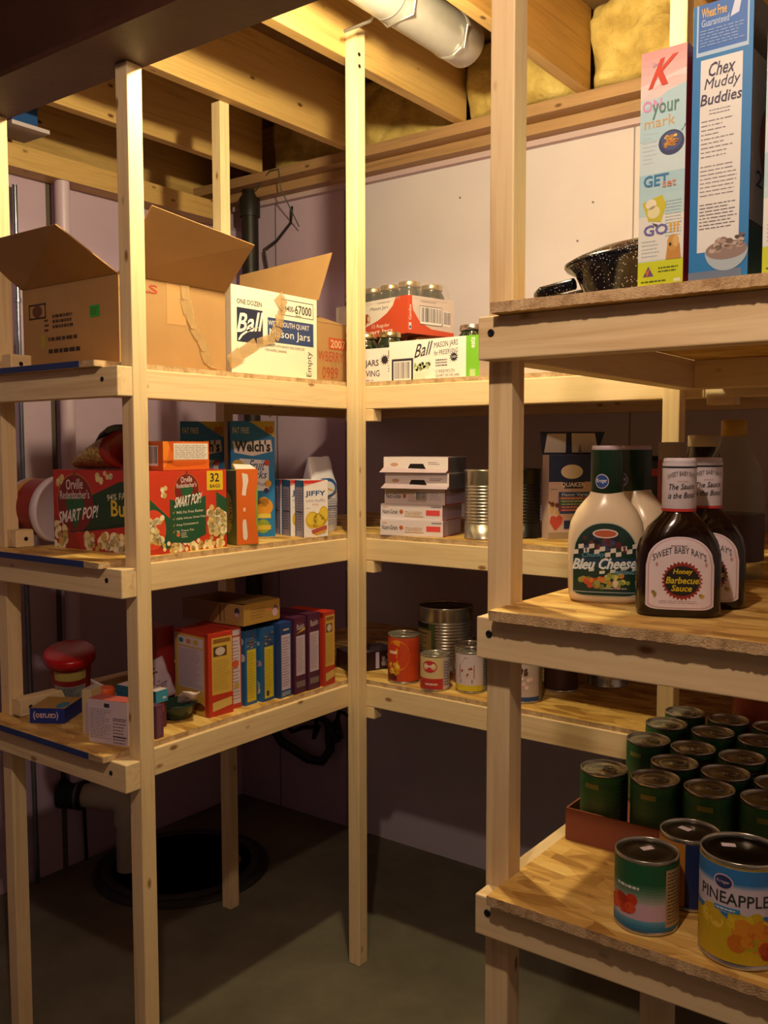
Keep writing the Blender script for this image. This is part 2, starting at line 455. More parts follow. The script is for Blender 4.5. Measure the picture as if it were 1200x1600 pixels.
for Z in (Zl, Zm, Zt):
    t = Z-.0125
    stick('rail', -.039, -.001, -.744, .039, t-H, t, 'y')
    stick('rail', -.56, T_-.001, -.782, -.744, t-H, t, 'x', None, [(-.012, -.7821, t-H*.42, '-y')])
    stick('rail', -.039, .955, .039, .077, t-H, t, 'x')
    stick('rail', -.4545, -.4165, -.738, -.690 if Z == Zm else .045, Z, Z+.042, 'y', None, [(-.4164, -.712, Z+.02, '+x')])
    stick('rail', -.5275, -.4895, .048, .695, t-H, t, 'y')
    stick('rail', -.5275, 1.45, .695, .733, t-H, t, 'x')
    stick('rail', .957, 1.45, .039, .077, t-H-.0, t, 'x')
    stick('support_block', -.036, .062, .0395, .0765, t-H-.034, t-H, 'x')
    # boards
    g = G(); g.box(-.5275 if 0 else -.4155, -.012, -.800, .0445, t, Z, OSB); g.box(-.4155, -.012, -.8015, -.800, t, Z, OSBE)
    g.box(-.012, -.0115, -.8, .0445, t, Z, OSBE)
    b = g.build('shelf_board', U)
    g = G(); g.box(-.62, -.062, -.8035, -.8016, t-.0005, Z+.0003, BLUEE); o = g.build('painted_edge', b); o['label'] = 'dark blue painted board edge'
    g = G(); g.box(-.62, -.4165, -.800, -.7445, t, Z, OSB); g.build('shelf_board', U)
    g = G(); g.box(-.489, .955, .045, .7325, t, Z, OSB); g.box(-.012, .955, .0445, .045, t, Z, OSBE); g.build('shelf_board', U)
for Z in (Ql, Qm, Qt):
    t = Z-.0145
    stick('rail', .924, 1.45, -.850, -.812, t-.0593, t, 'x', None, [(.945, -.8501, t-.023, '-y')])
    stick('rail', .919, .957, -.774, 0, t-.0593, t, 'y', None, [(.9571, -.02, t-.03, '+x')])
    stick('rail', .957, 1.412, -.038, 0, t-.0593, t, 'x')
    stick('support_block', .96, 1.02, .0395, .0765, t-.0593-.03, t-.0593, 'x')
    stick('rail', 1.412, 1.45, -.774, 0, t-.0593, t, 'y')
    g = G()
    # board with a ragged sawn front edge
    n = 120; top = []; bot = []
    for i in range(n+1):
        x = .9555+.5025*i/n; top.append((x, -.872+rnd.uniform(0, .0012), Z)); bot.append((x, -.872+rnd.uniform(-.0004, .002), t+rnd.uniform(0, .0012)))
    vs = top+bot; fs = [(i, i+1, n+2+i, n+1+i)[::-1] for i in range(n)]
    g.add(vs, fs, OSBE)
    m_ = n+1
    back = [(.9555+.5025*i/n, -.866, Z) for i in range(n+1)]; backb = [(.9555+.5025*i/n, -.866, t) for i in range(n+1)]
    vs = top+back; g.add(vs, [(i, i+1, m_+i+1, m_+i) for i in range(n)], OSB)
    vs = bot+backb; g.add(vs, [(i, m_+i, m_+i+1, i+1) for i in range(n)], OSB)
    g.add([top[0], bot[0], backb[0], back[0]], [(0, 1, 2, 3)], OSBE)
    g.add([top[-1], bot[-1], backb[-1], back[-1]], [(3, 2, 1, 0)], OSBE)
    g.box(.9555, 1.458, -.866, .7325, t, Z, OSB)
    g.build('shelf_board', U)

# ---------------------------------------------------------------- services on the walls
g = G(); g.tube([(-1.118, -.107, .309), (-1.118, -.107, 1.2), (-1.118, -.107, 2.36)], .024, M('#cdb6cf', .4), 20)
tag(g.build('vent_pipe'), 'white plastic pipe rising up the left wall', 'pipe')
s = root('soil_stack', (-1.015, .66, 0)); tag(s, 'black iron pipe in the back left corner', 'pipe')
g = G(); g.lathe([(.033, .55), (.033, 2.42)], IRON, 24); g.tube([(0, 0, .62), (0, 0, .50), (-.03, .03, .46), (-.08, .065, .45)], .034, IRON, 20); g.build('pipe', s)
g = G(); g.lathe([(.040, 2.36), (.040, 2.43), (.026, 2.45), (.026, 2.52)], IRON, 24); g.build('coupling', s)
g = G(); g.tube([(-1.085, .60, 0), (-1.085, .60, 2.6)], .011, M('#7a4a2c', .35, .9), 12); g.tube([(-1.16, .60, 2.30), (-1.097, .60, 2.30)], .014, IRON, 12)
tag(g.build('branch_pipe'), 'thin copper pipe with an iron tee left of the iron stack', 'pipe')
g = G(); g.tube([(-.965, .715, 1.6), (-.955, .71, 1.9), (-.96, .70, 2.15), (-.985, .705, 2.24), (-.93, .72, 2.27), (-.86, .725, 2.33), (-.83, .70, 2.38)], .005, M('#262024', .5), 8)
tag(g.build('drain_cable'), 'thin dark cable looping up the back wall beside the iron pipe', 'cable')
g = G(); g.tube([(-.95, .63, 2.45), (-.84, .59, 2.49), (-.80, .595, 2.49), (-.795, .60, 2.42), (-.795, .70, 2.30)], .0022, M('#3e4a44', .5), 8)
tag(g.build('thin_wire'), 'thin grey wire hooked over the sill board in the back left corner', 'wire')
g = G(); g.tube([(-1.145, -.262, 1.2), (-1.145, -.262, 2.3)], .008, M('#8d95a6', .25, .9), 12); g.tube([(-1.145, -.262, 1.93), (-1.145, -.262, 1.945)], .0105, M('#8d95a6', .25, .9), 12)
g.tube([(-1.145, -.262, 1.2), (-1.145, -.25, 0)], .008, M('#8d95a6', .25, .9), 12)
tag(g.build('conduit'), 'thin shiny metal conduit on the left wall beside the left post', 'conduit')
g = G(); g.tube([(-1.162, -.070, 2.0), (-1.162, -.070, 1.2), (-1.162, -.066, .82), (-1.162, -.055, .4), (-1.162, -.045, .0)], .006, M('#0d0c0c', .5), 8)
tag(g.build('black_cord'), 'black cord hanging down the left wall behind the red lidded tub', 'cord')
g = G(); g.tube([(-.94, -4, 2.57), (-.93, .5, 2.57)], .008, M('#8a4a2a', .3, .9), 12)
tag(g.build('copper_pipe'), 'thin copper pipe running beside the left joist', 'pipe')
jb = root('junction_box', (-1.10, -.25, 2.43)); tag(jb, 'blue electrical box with a white bracket under the left joists', 'electrical box')
g = G(); g.box(-.06, .03, -.06, .03, .035, .12, '#12498c'); g.build('box', jb, bevel=.003)
g = G(); g.box(-.08, .06, -.08, .05, .022, .034, '#c9bcc8'); g.build('bracket', jb)
g = G(); g.box(-.045, .0, -.0625, -.06, .06, .1, '#b9b9a2'); g.build('sticker', jb)
# sump pit and pump pipe
sp = root('sump_pit', (-1.0, .02, 0)) if 0 else root('sump_pit', (-.90, .12, 0)); tag(sp, 'round dark sump pit cover set in the concrete floor', 'sump')
sp.location = (-.845, .12, 0)
g = G(); g.lathe([(.30, .0), (.30, .010), (.285, .016), (.255, .016), (.25, .008), (.0001, .008)], M('#2b2822', .6), 48); g.build('cover', sp)
g = G(); g.lathe([(.27, .0161), (.27, .022), (.24, .022), (.24, .0161)], M('#38342c', .6), 48); g.build('rim', sp)
g = G(); g.lathe([(.02, .008), (.02, .03), (.012, .036)], M('#8d7436', .4), 16, (.14, .12)); g.build('grommet', sp)
dp = root('discharge_pipe', (-.957, -.025, .017)); tag(dp, 'white plastic pump pipe with an elbow and a black rubber coupling', 'pipe')
g = G(); g.tube([(0, 0, 0), (0, 0, .20)], .037, PVC, 24); g.build('riser', dp)
g = G(); g.tube([(0, 0, .16), (0, 0, .215), (-.014, -.008, .240), (-.034, -.02, .249), (-.07, -.04, .251)], .044, PVC, 24); g.build('elbow', dp)
g = G(); g.tube([(-.04, -.024, .25), (-.17, -.095, .254)], .040, PVC, 24); g.build('cross_pipe', dp)
g = G(); g.tube([(-.13, -.074, .253), (-.205, -.115, .255)], .050, M('#121114', .5), 24); g.build('rubber_coupling', dp)
g = G(); g.tube([(-.140, -.079, .2532), (-.149, -.084, .2535)], .0525, M('#77777a', .3, .9), 24); g.build('hose_clamp', dp)
# dark strap-like holder on the back wall below the low shelf
hb = root('hose_rack', (-.76, .70, .34)); tag(hb, 'black tangled hose and bracket hanging on the back wall under the low shelf', 'hose')
BK = M('#0b0a0a', .5)
g = G(); g.tube([(-.19, 0, .06), (-.17, -.02, -.01), (-.12, -.03, -.045), (.02, -.03, -.085), (.08, -.02, -.085), (.105, 0, -.04), (.10, 0, .05)], .018, BK, 12); g.build('bracket', hb)
g = G(); g.tube([(-.18, 0, .05), (-.08, -.01, .0), (-.02, -.01, .03), (.05, 0, .04), (.04, -.02, .0), (.06, -.02, .09), (.12, -.01, .06), (.15, -.01, .10), (.16, 0, .02), (.12, -.01, -.02), (.15, 0, .12), (.22, 0, .11)], .009, BK, 10)
g.tube([(-.15, 0, .02), (-.10, -.02, .05), (-.03, -.01, .07), (.06, 0, .08), (.12, -.01, .05), (.15, -.01, .0)], .015, BK, 10); g.build('hose', hb)
# lamps
def lamp(name, loc, col, e, label, r=.028, cord=0):
    l = root(name, loc); tag(l, label, 'lamp')
    m = bpy.data.materials.new('lit_glass'); m.use_nodes = True; nt = m.node_tree; nt.nodes.clear()
    em = nt.nodes.new('ShaderNodeEmission'); em.inputs[0].default_value = (*col, 1); em.inputs[1].default_value = e
    ou = nt.nodes.new('ShaderNodeOutputMaterial'); nt.links.new(em.outputs[0], ou.inputs[0])
    g = G(); g.lathe([(.0001, -r), (r*.5, -r*.87), (r*.87, -r*.5), (r, 0), (r*.87, r*.5), (r*.6, r), (.013, r*1.6)], m, 24); g.build('bulb', l)
    g = G(); g.lathe([(.014, r*1.55), (.018, r*1.6), (.018, r*2.6), (.03, r*3.0), (.03, r*3.2)], '#d8d2c8', 20); g.build('socket', l)
    if cord:
        g = G(); g.tube([(0, 0, r*3.2), (0, 0, cord)], .004, '#c9c4ba'); g.build('cord', l)
    return l
Zl, Zm, Zt, Ql, Qm, Qt = [q_+.0003 for q_ in (Zl, Zm, Zt, Ql, Qm, Qt)]
# ---------------------------------------------------------------- makers
WHT, PINKW, CREAM = '#ece4e2', '#e6dce2', '#e8dcc0'
def can(name, label, cat, loc, r, h, art=None, rot=0, base='#d8d4cc', group=None, tab=False, ribs=0, lidcol=None, dark=False, opened=False, lab0=.06, lab1=.94, sticker=None):
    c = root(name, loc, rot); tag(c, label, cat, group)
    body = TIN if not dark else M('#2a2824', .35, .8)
    g = G(); pr = [(r-.002, 0), (r, .0015), (r, .004), (r-.0012, .0055)]
    if ribs:
        pr.append((r-.0012, h*.22))
        for i in range(ribs*4+1): pr.append((r-.0019-.0013*math.cos(i*PI/2), h*.22+(h*.56)*i/(ribs*4)))
        pr.append((r-.0012, h*.79))
    pr += [(r-.0012, h-.0055), (r, h-.004), (r, h-.0006), (r-.001, h), (r-.0022, h-.0006), (r-.0024, h-.0045)]
    if opened: pr += [(r-.003, h*.3), (.0001, h*.3)]
    g.lathe(pr, body, 48, cap=False); g.add([(0, 0, .001)], [], body)
    g.build('can_body', c)
    if not opened:
        g = G(); q = r-.0024
        g.lathe([(q, h-.0045), (q*.93, h-.0045), (q*.9, h-.0038), (q*.84, h-.0038), (q*.8, h-.0047), (q*.55, h-.0047), (q*.52, h-.0042), (.0001, h-.0042)], lidcol or TIN, 40, cap=False)
        o = g.build('lid', c)
        if tab:
            t = G(); t.tube([(.004, -.006, h-.0028), (.014, -.007, h-.0022), (.02, 0, h-.0022), (.014, .007, h-.0022), (.004, .006, h-.0028)], .0013, TIN, 8)
            t.lathe([(.0035, h-.004), (.0035, h-.002), (.0001, h-.0015)], TIN, 12); t.build('pull_tab', o)
        if sticker:
            t = G(); sx, sy, sr = sticker; w, d = .0085, .005
            cs, sn = math.cos(R(sr)), math.sin(R(sr))
            pts = [(sx+a*w*cs-b*d*sn, sy+a*w*sn+b*d*cs, h-.0036) for a, b in ((-1, -1), (1, -1), (1, 1), (-1, 1))]
            t.slab(pts, .0003, '#e6d6de'); t.build('price_sticker', o)
    if art:
        g = G(); A = Art(2*PI*r, h*(lab1-lab0)); z0, z1 = h*lab0, h*lab1
        g.lathe([(r-.0009, z0), (r-.0003, z0), (r-.0003, z1), (r-.0009, z1)], base, 48, cap=False)
        art(A); cylart(g, A, r-.0003, z0, z1); g.build('paper_label', c)
    return c
def crinkle(o, amt, sc):
    for v in o.data.vertices:
        p = v.co; n = mnoise.noise_vector(Vector((p.x*sc+3, p.y*sc, p.z*sc)))
        v.co = p+n*amt
def sell(hw, hd, z, n=3.0, seg=48, cx=0, cy=0):
    o = []
    for i in range(seg):
        a = 2*PI*i/seg; c, s = math.cos(a), math.sin(a)
        o.append((cx+hw*math.copysign(abs(c)**(2/n), c), cy+hd*math.copysign(abs(s)**(2/n), s), z))
    return o

# ================================================================ LEFT RUN, TOP SHELF
g = G()
def bigface(A):
    A.text('ARS', .0, .83, .34, .93, '#a8402e', bold=.03)
    A.poly([(.42, 1), (.60, 1), (.60, .52), (.42, .52)], '#b98f5c', 1)
def bigleft(A):
    A.frame(.07, .62, .26, .80, '#2c1d10', 1, .012); A.ell(.165, .71, .055, .07, '#5b2f1c', 1); A.lines(.24, .45, .30, .62, 3, '#2c1d10', 1)
    A.lines(.33, .48, .55, .66, 3, '#3a2716', 1, .6, .2); A.lines(.28, .34, .62, .40, 1, '#3a2716', 1, .7, .1); A.lines(.28, .2, .62, .26, 1, '#241509', 1, .8, .1)
    A.rect(.72, .56, .82, .69, '#2f9a34', 2); A.lines(.73, .58, .81, .67, 3, '#1d6a22', 3)
    A.poly([(.2, .44), (.245, .42), (.25, .33), (.225, .26), (.2, .29)], '#a89a22', 2)
bx = carton('cardboard_box', 'large open brown cardboard box with torn tape, top shelf on the left', 'cardboard box', (-.08, -.685, Zt), 90, .315, .365, .2, CARD, bigface, bigleft, open_top=True)
g = G(); g.slab([(0, 0, .2), (.315, 0, .2), (.315+.0, -.10, .30), (-.0, -.115, .325)], .003, CARD); g.build('box_flap', bx)
g = G()
def flapL():
    g = G(); q = [(0, .365, .2), (0, .0, .2), (-.15, .0, .275), (-.11, .40, .29)]
    g.slab(q, .003, CARD); o = g.build('box_flap', bx); return o
flapL()
g = G(); g.slab([(.315, 0, .2), (.315, .365, .2), (.40, .365, .13), (.40, .0, .13)], .003, CARD) if 0 else g.slab([(.0, .365, .2), (.315, .365, .2), (.315, .44, .30), (.0, .44, .30)], .003, CARD); g.build('box_flap', bx)
g = G(); tp = [(.185, .197), (.187, .165), (.197, .13), (.213, .10), (.232, .075), (.245, .05), (.258, .022), (.275, .012)]
for i in range(len(tp)-1):
    (a, b), (c, d2) = tp[i], tp[i+1]; w = .012+.004*(i % 2)
    g.slab([(a-w, -.0012, b), (a+w, -.004-.002*(i % 2), b), (c+w, -.002, d2), (c-w, -.0045+.002*(i % 2), d2)], -.0006, clear('packing_tape', '#c8a878', .45, .15) if i == 0 else bpy.data.materials['packing_tape'])
g.build('peeled_tape', bx)

def ballface(A):
    A.rect(0, 0, 1, 1, '#e9e0cf', 0)
    A.text('ONE DOZEN', .06, .80, .335, .855, '#20233c', bold=.02)
    A.rect(.06, .38, .345, .76, '#1d2340', 1)
    A.text('Ball', .075, .50, .335, .72, WHT, 2, bold=.035, shear=.25, tilt=.12)
    A.poly([(.07, .40), (.10, .46), (.20, .545), (.34, .575), (.22, .535), (.12, .45), (.085, .395)], WHT, 2)
    A.frame(.56, .75, .955, .94, '#25283c', 1, .006); A.text('4400-', .60, .80, .72, .87, '#1c1d2c', bold=.03); A.text('67000', .725, .785, .93, .895, '#1c1d2c', bold=.035); A.rect(.73, .765, .80, .772, '#1c1d2c', 2)
    A.rect(.40, .42, .955, .70, '#2b4072', 1)
    A.text('WIDE MOUTH QUART', .405, .60, .90, .67, WHT, bold=0); A.text('Mason Jars', .42, .455, .91, .575, WHT, bold=0)
    A.text('COMPLETE WITH BANDS AND DOME LIDS', .37, .365, .84, .395, '#2a2a38', bold=0); A.text('FOR HOME CANNING', .37, .31, .62, .34, '#2a2a38', bold=0)
    A.text('Empty', .865, .06, .945, .36, '#262a48', bold=-.005, rot=90)
bb = carton('canning_jar_box', 'white one dozen mason jar box standing open, marked empty, beside the large brown box', 'box', (-.083, -.348, Zt), 90, .322, .25, .223, '#e4dac8', ballface, lambda A: (A.rect(0, 0, 1, 1, '#ddcfbb', 0), A.rect(.1, .08, .12, .95, '#b99d6f', 1)), open_top=True)
g = G(); q = .322
g.slab([(q, -.005, .223), (q, .30, .223), (q+.045, .34, .335), (q+.05, -.013, .358)], .003, CARD); g.build('box_flap', bb)
g = G(); g.slab([(0, .25, .223), (.322, .25, .223), (.322, .30, .28), (0, .30, .28)], .003, CARD); g.build('box_flap', bb)
g = G(); tp = [(-.012, .03), (.03, .055), (.085, .085), (.15, .105), (.168, .135), (.172, .165), (.19, .19), (.165, .215)]
for i in range(len(tp)-1):
    (a, b), (c, d2) = tp[i], tp[i+1]; w = .018-.003*(i % 3)
    dx, dz = c-a, d2-b; L_ = math.hypot(dx, dz); nx, nz = -dz/L_*w, dx/L_*w
    g.slab([(a-nx, -.002, b-nz), (c-nx, -.006+.003*(i % 2), d2-nz), (c+nx, -.002, d2+nz), (a+nx, -.007+.003*(i % 2), b+nz)], -.0006, bpy.data.materials['packing_tape'])
g.build('peeled_tape', bb)
def jam(A):
    A.rect(.38, .58, 1, .78, '#b8563a', 1); A.text('2007', .45, .61, .97, .745, '#d8b48a', bold=.03)
    A.text('WBERRY J', .02, .32, .99, .54, '#b0452f', bold=.0); A.text('0989', .16, .08, .70, .28, '#b0452f', bold=.0)
jb2 = carton('cardboard_box', 'small brown cardboard box with red jam lettering, behind the corner post', 'cardboard box', (-.088, -.018, Zt), 90, .125, .22, .165, CARD, jam)
g = G(); g.slab([(0, 0, .165), (.125, 0, .165), (.125, .10, .20), (.01, .10, .205)], .003, CARD); g.build('box_flap', jb2)

def jar(r, h, lid='#c8b488', liquid=None):
    j = root('mason_jar', (0, 0, 0))
    g = G(); g.lathe([(r*.9, 0), (r, .006), (r, h*.70), (r*.93, h*.78), (r*.76, h*.85), (r*.75, h*.90)], GLASSD, 28); g.build('jar_glass', j)
    g = G(); q = r*.80
    g.lathe([(q, h*.885), (q+.001, h*.89), (q+.001, h*.945), (q, h*.955), (q+.0005, h*.975), (q-.001, h*.99)], M(lid, .25, .9), 28, cap=False)
    g.lathe([(q-.001, h*.99), (q*.8, h*.99), (q*.76, h), (.0001, h)], M(lid, .2, .9), 28, cap=False); g.build('screw_lid', j)
    return j
# shrink wrapped pack on top
KX, KY, KZ = .057, .211, 1.790
def kerrL(A):
    A.rect(0, 0, 1, 1, '#c44a2c', 0)
    pts = [(0, 1), (.84, 1), (.80, .78), (.72, .6), (.6, .44), (.45, .32), (.3, .25), (.0, .22)]
    A.poly([(x, y) for x, y in pts][::-1], '#dcd2cc', 1)
    A.blobs(.12, .38, .5, .62, 26, .03, ['#b46a4a', '#c98c6c', '#d8b49a', '#a2502f'], 2)
    A.text('Mason Jars', .50, .70, .74, .82, '#4a3a48', bold=0); A.text('includes lids', .60, .88, .76, .93, '#6a5a60')
    A.text('12 Regular', .52, .22, .76, .34, '#ecd9cc', bold=.01); A.text('Quart Jars', .38, .05, .80, .2, '#f2e6dc', bold=.02)
def kerrR(A):
    A.rect(0, 0, 1, 1, '#c9b8b8', 0); A.poly([(0, 0), (1, 0), (1, .12), (.5, .16), (.25, .32), (.1, .62), (.06, 1), (0, 1)], '#c44a2c', 1)
    A.rect(.0, 0, .08, 1, '#c8452a', 2)
    A.text('Candles', .01, .35, .06, .75, '#f0dcd0', 3, bold=.02, rot=90); A.rect(.01, .1, .06, .28, '#e8dce0', 3); A.rect(.018, .12, .052, .2, '#2a3a7a', 4)
    A.bars(.25, .28, .72, .74, '#2a2030', 3, 22); A.frame(.24, .26, .73, .76, '#3a3040', 4, .006); A.bars(.76, .28, .92, .68, '#4a3a4a', 3); A.text('12 REGULAR QUART', .26, .84, .6, .9, '#7a6a6e')
kp = carton('jar_tray', 'red and white shrink wrapped tray of quart jars, stacked above the white jar boxes', 'tray', (KX, KY, KZ), 78, .185, .33, .108, '#c44a2c', kerrR, kerrL, open_top=True)
J0 = jar(.0395, .150); J0['label'] = 'quart mason jar with a brass lid at the near corner of the shrink wrapped tray'; J0['category'] = 'jar'; J0['group'] = 'mason jars in the shrink wrapped tray'
def inside(N, ang, x, y, z=0):
    a = R(ang); return (N[0]+x*math.cos(a)-y*math.sin(a), N[1]+x*math.sin(a)+y*math.cos(a), N[2]+z)
first = True
for i in range(2):
    for k in range(4):
        p = inside((KX, KY, KZ), 78, .0455+i*.091, .0435+k*.081, .0035)
        lab = None if first else 'brass lidded quart mason jar inside the shrink wrapped tray'
        if first: J0.location = p; first = False
        else: dup(J0, p, 0, lab)
g = G(); rg = []
for z, s, ds in ((.10, 1.02, 1.02), (.125, 1.0, 1.0), (.150, .93, .96), (.155, .86, .92)):
    w2, d2 = .185*s/2+.001, .33*ds/2+.001
    rg.append(sell(w2, d2, z, 7, 48, .0925, .165))
g.loft(rg, FILM); o = g.build('shrink_wrap', kp); crinkle(o, .002, 60)
def bwL(A):
    A.rect(0, 0, 1, 1, '#e6dedc', 0)
    A.text('Ball', .36, .58, .56, .92, '#2a2430', bold=.01, shear=.3, tilt=.15); A.text('MASON JARS', .60, .74, .90, .92, '#2a2836', bold=0, tilt=.06); A.text('for PRESERVING', .60, .60, .90, .72, '#4a4856', bold=.0, tilt=.06)
    A.bars(.06, .0, .30, .50, '#2a2030', 3); A.rect(.035, .0, .325, .56, '#242230', 1)
    A.blobs(.34, .25, .54, .42, 40, .018, ['#9aa878', '#b8bf9a', '#7a8a5c', '#d0cfae'], 2); A.lines(.34, .02, .56, .2, 6, '#b8c0a0', 1)
    A.burst(.85, .52, .035, .058, 12, '#24242e', 2); A.text('12 NEW', .82, .49, .88, .55, WHT, 3)
    A.lines(.62, .30, .78, .50, 3, '#5a5864', 2, .5, .15); A.text('12 WIDE MOUTH', .62, .15, .86, .23, '#3a3846', bold=0); A.text('QUART (32 OZ) JARS', .62, .04, .92, .12, '#3a3846', bold=.01)
bwN = (.318, .078, Zt)
def bwR(A): A.rect(0, 0, 1, 1, '#6cae2c', 0); A.text('eats', .3, .68, .55, .95, WHT, rot=90, bold=.03); A.rect(.25, .04, .6, .2, '#a8c88a', 1)
bw = carton('canning_jar_box', 'white wide mouth mason jar box with a green end, left of the large foreground post', 'box', bwN, 28, .048 if 0 else .09, .232, .107, '#e2dada', bwR, None, open_top=True)
bw.rotation_euler = (0, 0, R(90)); bpy.data.objects.remove(bw)
def bw_front(A):
    B = Art(A.w*.86, A.h); bwL(B)
    for pts, fs, col, lay in B.L: A.L.append(([(p[0]*.86, p[1]) for p in pts], fs, col, lay))
    A.rect(.862, 0, 1, 1, '#72b42e', 1); A.text('eats', .91, .70, .955, .95, WHT, 2, rot=90, bold=.03); A.rect(.90, .03, .96, .2, '#a8c88a', 2)
bw = carton('canning_jar_box', 'white wide mouth mason jar box with a green end, left of the foreground post', 'box', (.372, .079, Zt), 90, .22, .285, .107, '#e2dada', None, bw_front, open_top=True)
J1 = jar(.045, .138, '#b9a9a4'); tag(J1, 'wide mouth mason jar whose lid shows above the green end of the white box', 'jar', 'mason jars in the wide mouth box')
J1.location = (.318, .140, Zt+.0031)
for x, y in ((.318, .235),): dup(J1, (x, y, Zt+.0031), 0, 'mason jar standing inside the wide mouth jar box')
def bl_front(A):
    A.rect(0, 0, 1, 1, '#e2d9da', 0); A.text('JARS', .66, .45, .82, .68, '#2a2836', bold=.03); A.text('PRESERVING', .45, .20, .83, .38, '#3a3846', bold=.02)
    A.burst(.89, .66, .03, .055, 12, '#24242e', 2); A.lines(.93, .3, .999, .52, 3, '#5a5864'); A.rect(.93, .72, .999, .92, '#8a826e', 2); A.lines(.4, .06, .9, .14, 1, '#a488b0')
bl = carton('canning_jar_box', 'white mason jar box mostly hidden behind the corner post, under the red shrink wrapped tray', 'box', (.078, .115, Zt), 90, .24, .30, .098, '#ddd4d6', None, bl_front, open_top=True)
J2 = jar(.0395, .1425); tag(J2, 'dark glass mason jar showing between the white box and the red tray above it', 'jar', 'mason jars in the box under the red tray')
J2.location = (.030, .160, Zt+.0031)
for x in (-.055, -.14): dup(J2, (x, .160, Zt+.0031), 0)
for x in (.030, -.055, -.14): dup(J2, (x, .30, Zt+.0031), 0, 'mason jar at the back of the box under the red tray')
# plastic wrapped jars seen past the foreground post
pk = root('jar_tray', (.60, .20, Zt)); tag(pk, 'shrink wrapped flat of small jars right of the large foreground post, top shelf', 'tray')
g = G(); g.box(-.13, .19, -.09, .12, 0, .02, '#c9b9b0'); g.build('cardboard_base', pk)
g = G(); g.loft([sell(.165, .11, z, 7, 48, .03, .015) for z in (.0205, .05, .09)], FILM); o = g.build('shrink_wrap', pk); crinkle(o, .002, 70)
J3 = jar(.032, .085, '#c9b070'); tag(J3, 'small brass lidded jar in the shrink wrapped flat right of the foreground post', 'jar', 'small jars in the flat on the top shelf')
J3.location = (.51, .15, Zt+.0201)
for i in range(4):
    for k in range(2):
        if i or k: dup(J3, (.51+i*.072, .15+k*.074, Zt+.0201), 0)

# ================================================================ LEFT RUN, MIDDLE SHELF
POPC = ['#e8d8a0', '#f0e6c0', '#d8c080', '#f4ecd2', '#c9a860']
def logo(A, cx, cy, s):
    q = A.w/A.h
    A.ell(cx, cy, s*1.03, s*1.03*q, '#b08a3a', 1, 30); A.ell(cx, cy, s, s*q, '#7a1c1a', 2, 30)
    A.poly([(cx-.55*s, cy+.0*s), (cx, cy-.95*s*q), (cx+.55*s, cy+.0*s), (cx+.3*s, cy+.3*s*q), (cx, cy+.12*s*q), (cx-.3*s, cy+.3*s*q)], '#1e5a36', 2.5)
    A.text('Orville', cx-.5*s, cy+.48*s*q, cx+.45*s, cy+.85*s*q, WHT, 3, bold=.01, tilt=.06)
    A.text("Redenbacher's", cx-.85*s, cy+.15*s*q, cx+.8*s, cy+.46*s*q, WHT, 3, bold=.0, tilt=.04)
    A.ell(cx, cy+1.05*s*q, .09*s, .16*s*q, '#8a3a20', 3, 8)
def popR(A):
    A.rect(0, 0, 1, 1, '#cc3a20', 0)
    A.poly([(0, .70), (.27, .42), (.27, .04), (0, .04)], '#1f5338', 1); A.poly([(.86, .72), (1, .62), (1, .06), (.86, .06)], '#1f5338', 1)
    A.poly([(0, 0), (1, 0), (1, .16), (.6, .10), (.2, .05), (0, .22)], '#b8301c', 1.2)
    A.ell(.07, .30, .15, .24, '#d84828', 1.3); A.blobs(.0, .15, .18, .44, 44, .035, POPC, 1.6)
    A.blobs(.76, .18, .985, .52, 60, .04, POPC, 1.6); A.blobs(.18, .015, .95, .13, 60, .03, POPC, 1.4)
    A.poly([(.27, .66), (.45, .58), (.72, .68), (.72, .19), (.5, .10), (.27, .13)], '#1f5338', 3)
    logo(A, .48, .76, .15)
    A.poly([(.31, .56), (.65, .66), (.65, .73), (.31, .63)], '#20402c', 3.4)
    A.text('SMART POP!', .33, .565, .66, .70, WHT, 4, bold=.045, shear=.2, tilt=.11)
    for i, t in enumerate(('94% Fat Free Butter', '100% Whole Grain Popcorn', '0mg Cholesterol', '0g Trans Fat')):
        y = .475-.078*i; A.text(t, .345, y, .345+.018*len(t), y+.034, '#e8e0d0', 4, bold=.015, tilt=.03)
        A.poly([(.30, y+.01), (.31, y), (.33, y+.04), (.312, y+.015)], '#e8b040', 4)
    A.ell(.365, .215, .022, .026, '#e07028', 4); A.lines(.40, .17, .48, .24, 3, '#d8d0c0', 4)
    A.rect(.735, .74, .95, .985, '#e6c22c', 3); A.text('32', .78, .845, .90, .955, '#20242c', 4, bold=.03); A.text('BAGS', .775, .77, .91, .815, '#20242c', 4, bold=.03)
    A.blobs(.16, .68, .22, .80, 7, .026, POPC, 2)
def popL(A):
    A.rect(0, 0, 1, 1, '#b82a26', 0)
    A.poly([(0, .42), (.1, .40), (.22, .26), (.3, .0), (0, .0)], '#9a2a20', 1); A.blobs(0, .02, .14, .32, 22, .03, POPC, 1.4)
    A.poly([(.18, .20), (.55, .30), (1, .42), (1, .92), (.72, .86), (.42, .68), (.18, .5)], '#173c26', 1.1)
    A.poly([(.20, .2), (.55, .27), (1, .38), (1, .43), (.55, .31), (.2, .24)], '#102a1a', 1.3)
    A.blobs(.36, .015, .99, .20, 70, .035, POPC, 1.6); A.blobs(.5, .84, .66, .97, 9, .025, POPC, 1.6); A.blobs(.04, .82, .12, .95, 5, .025, POPC, 1.6)
    logo(A, .25, .58, .20)
    A.text('SMART POP!', .06, .36, .50, .52, WHT, 4, bold=.045, shear=.2, tilt=.14)
    A.text('94% FAT FREE', .60, .66, .98, .74, '#e0d6b8', 3, bold=.01, tilt=.1); A.text('Butter', .64, .44, 1.02, .64, '#dcc03a', 3, bold=.03)
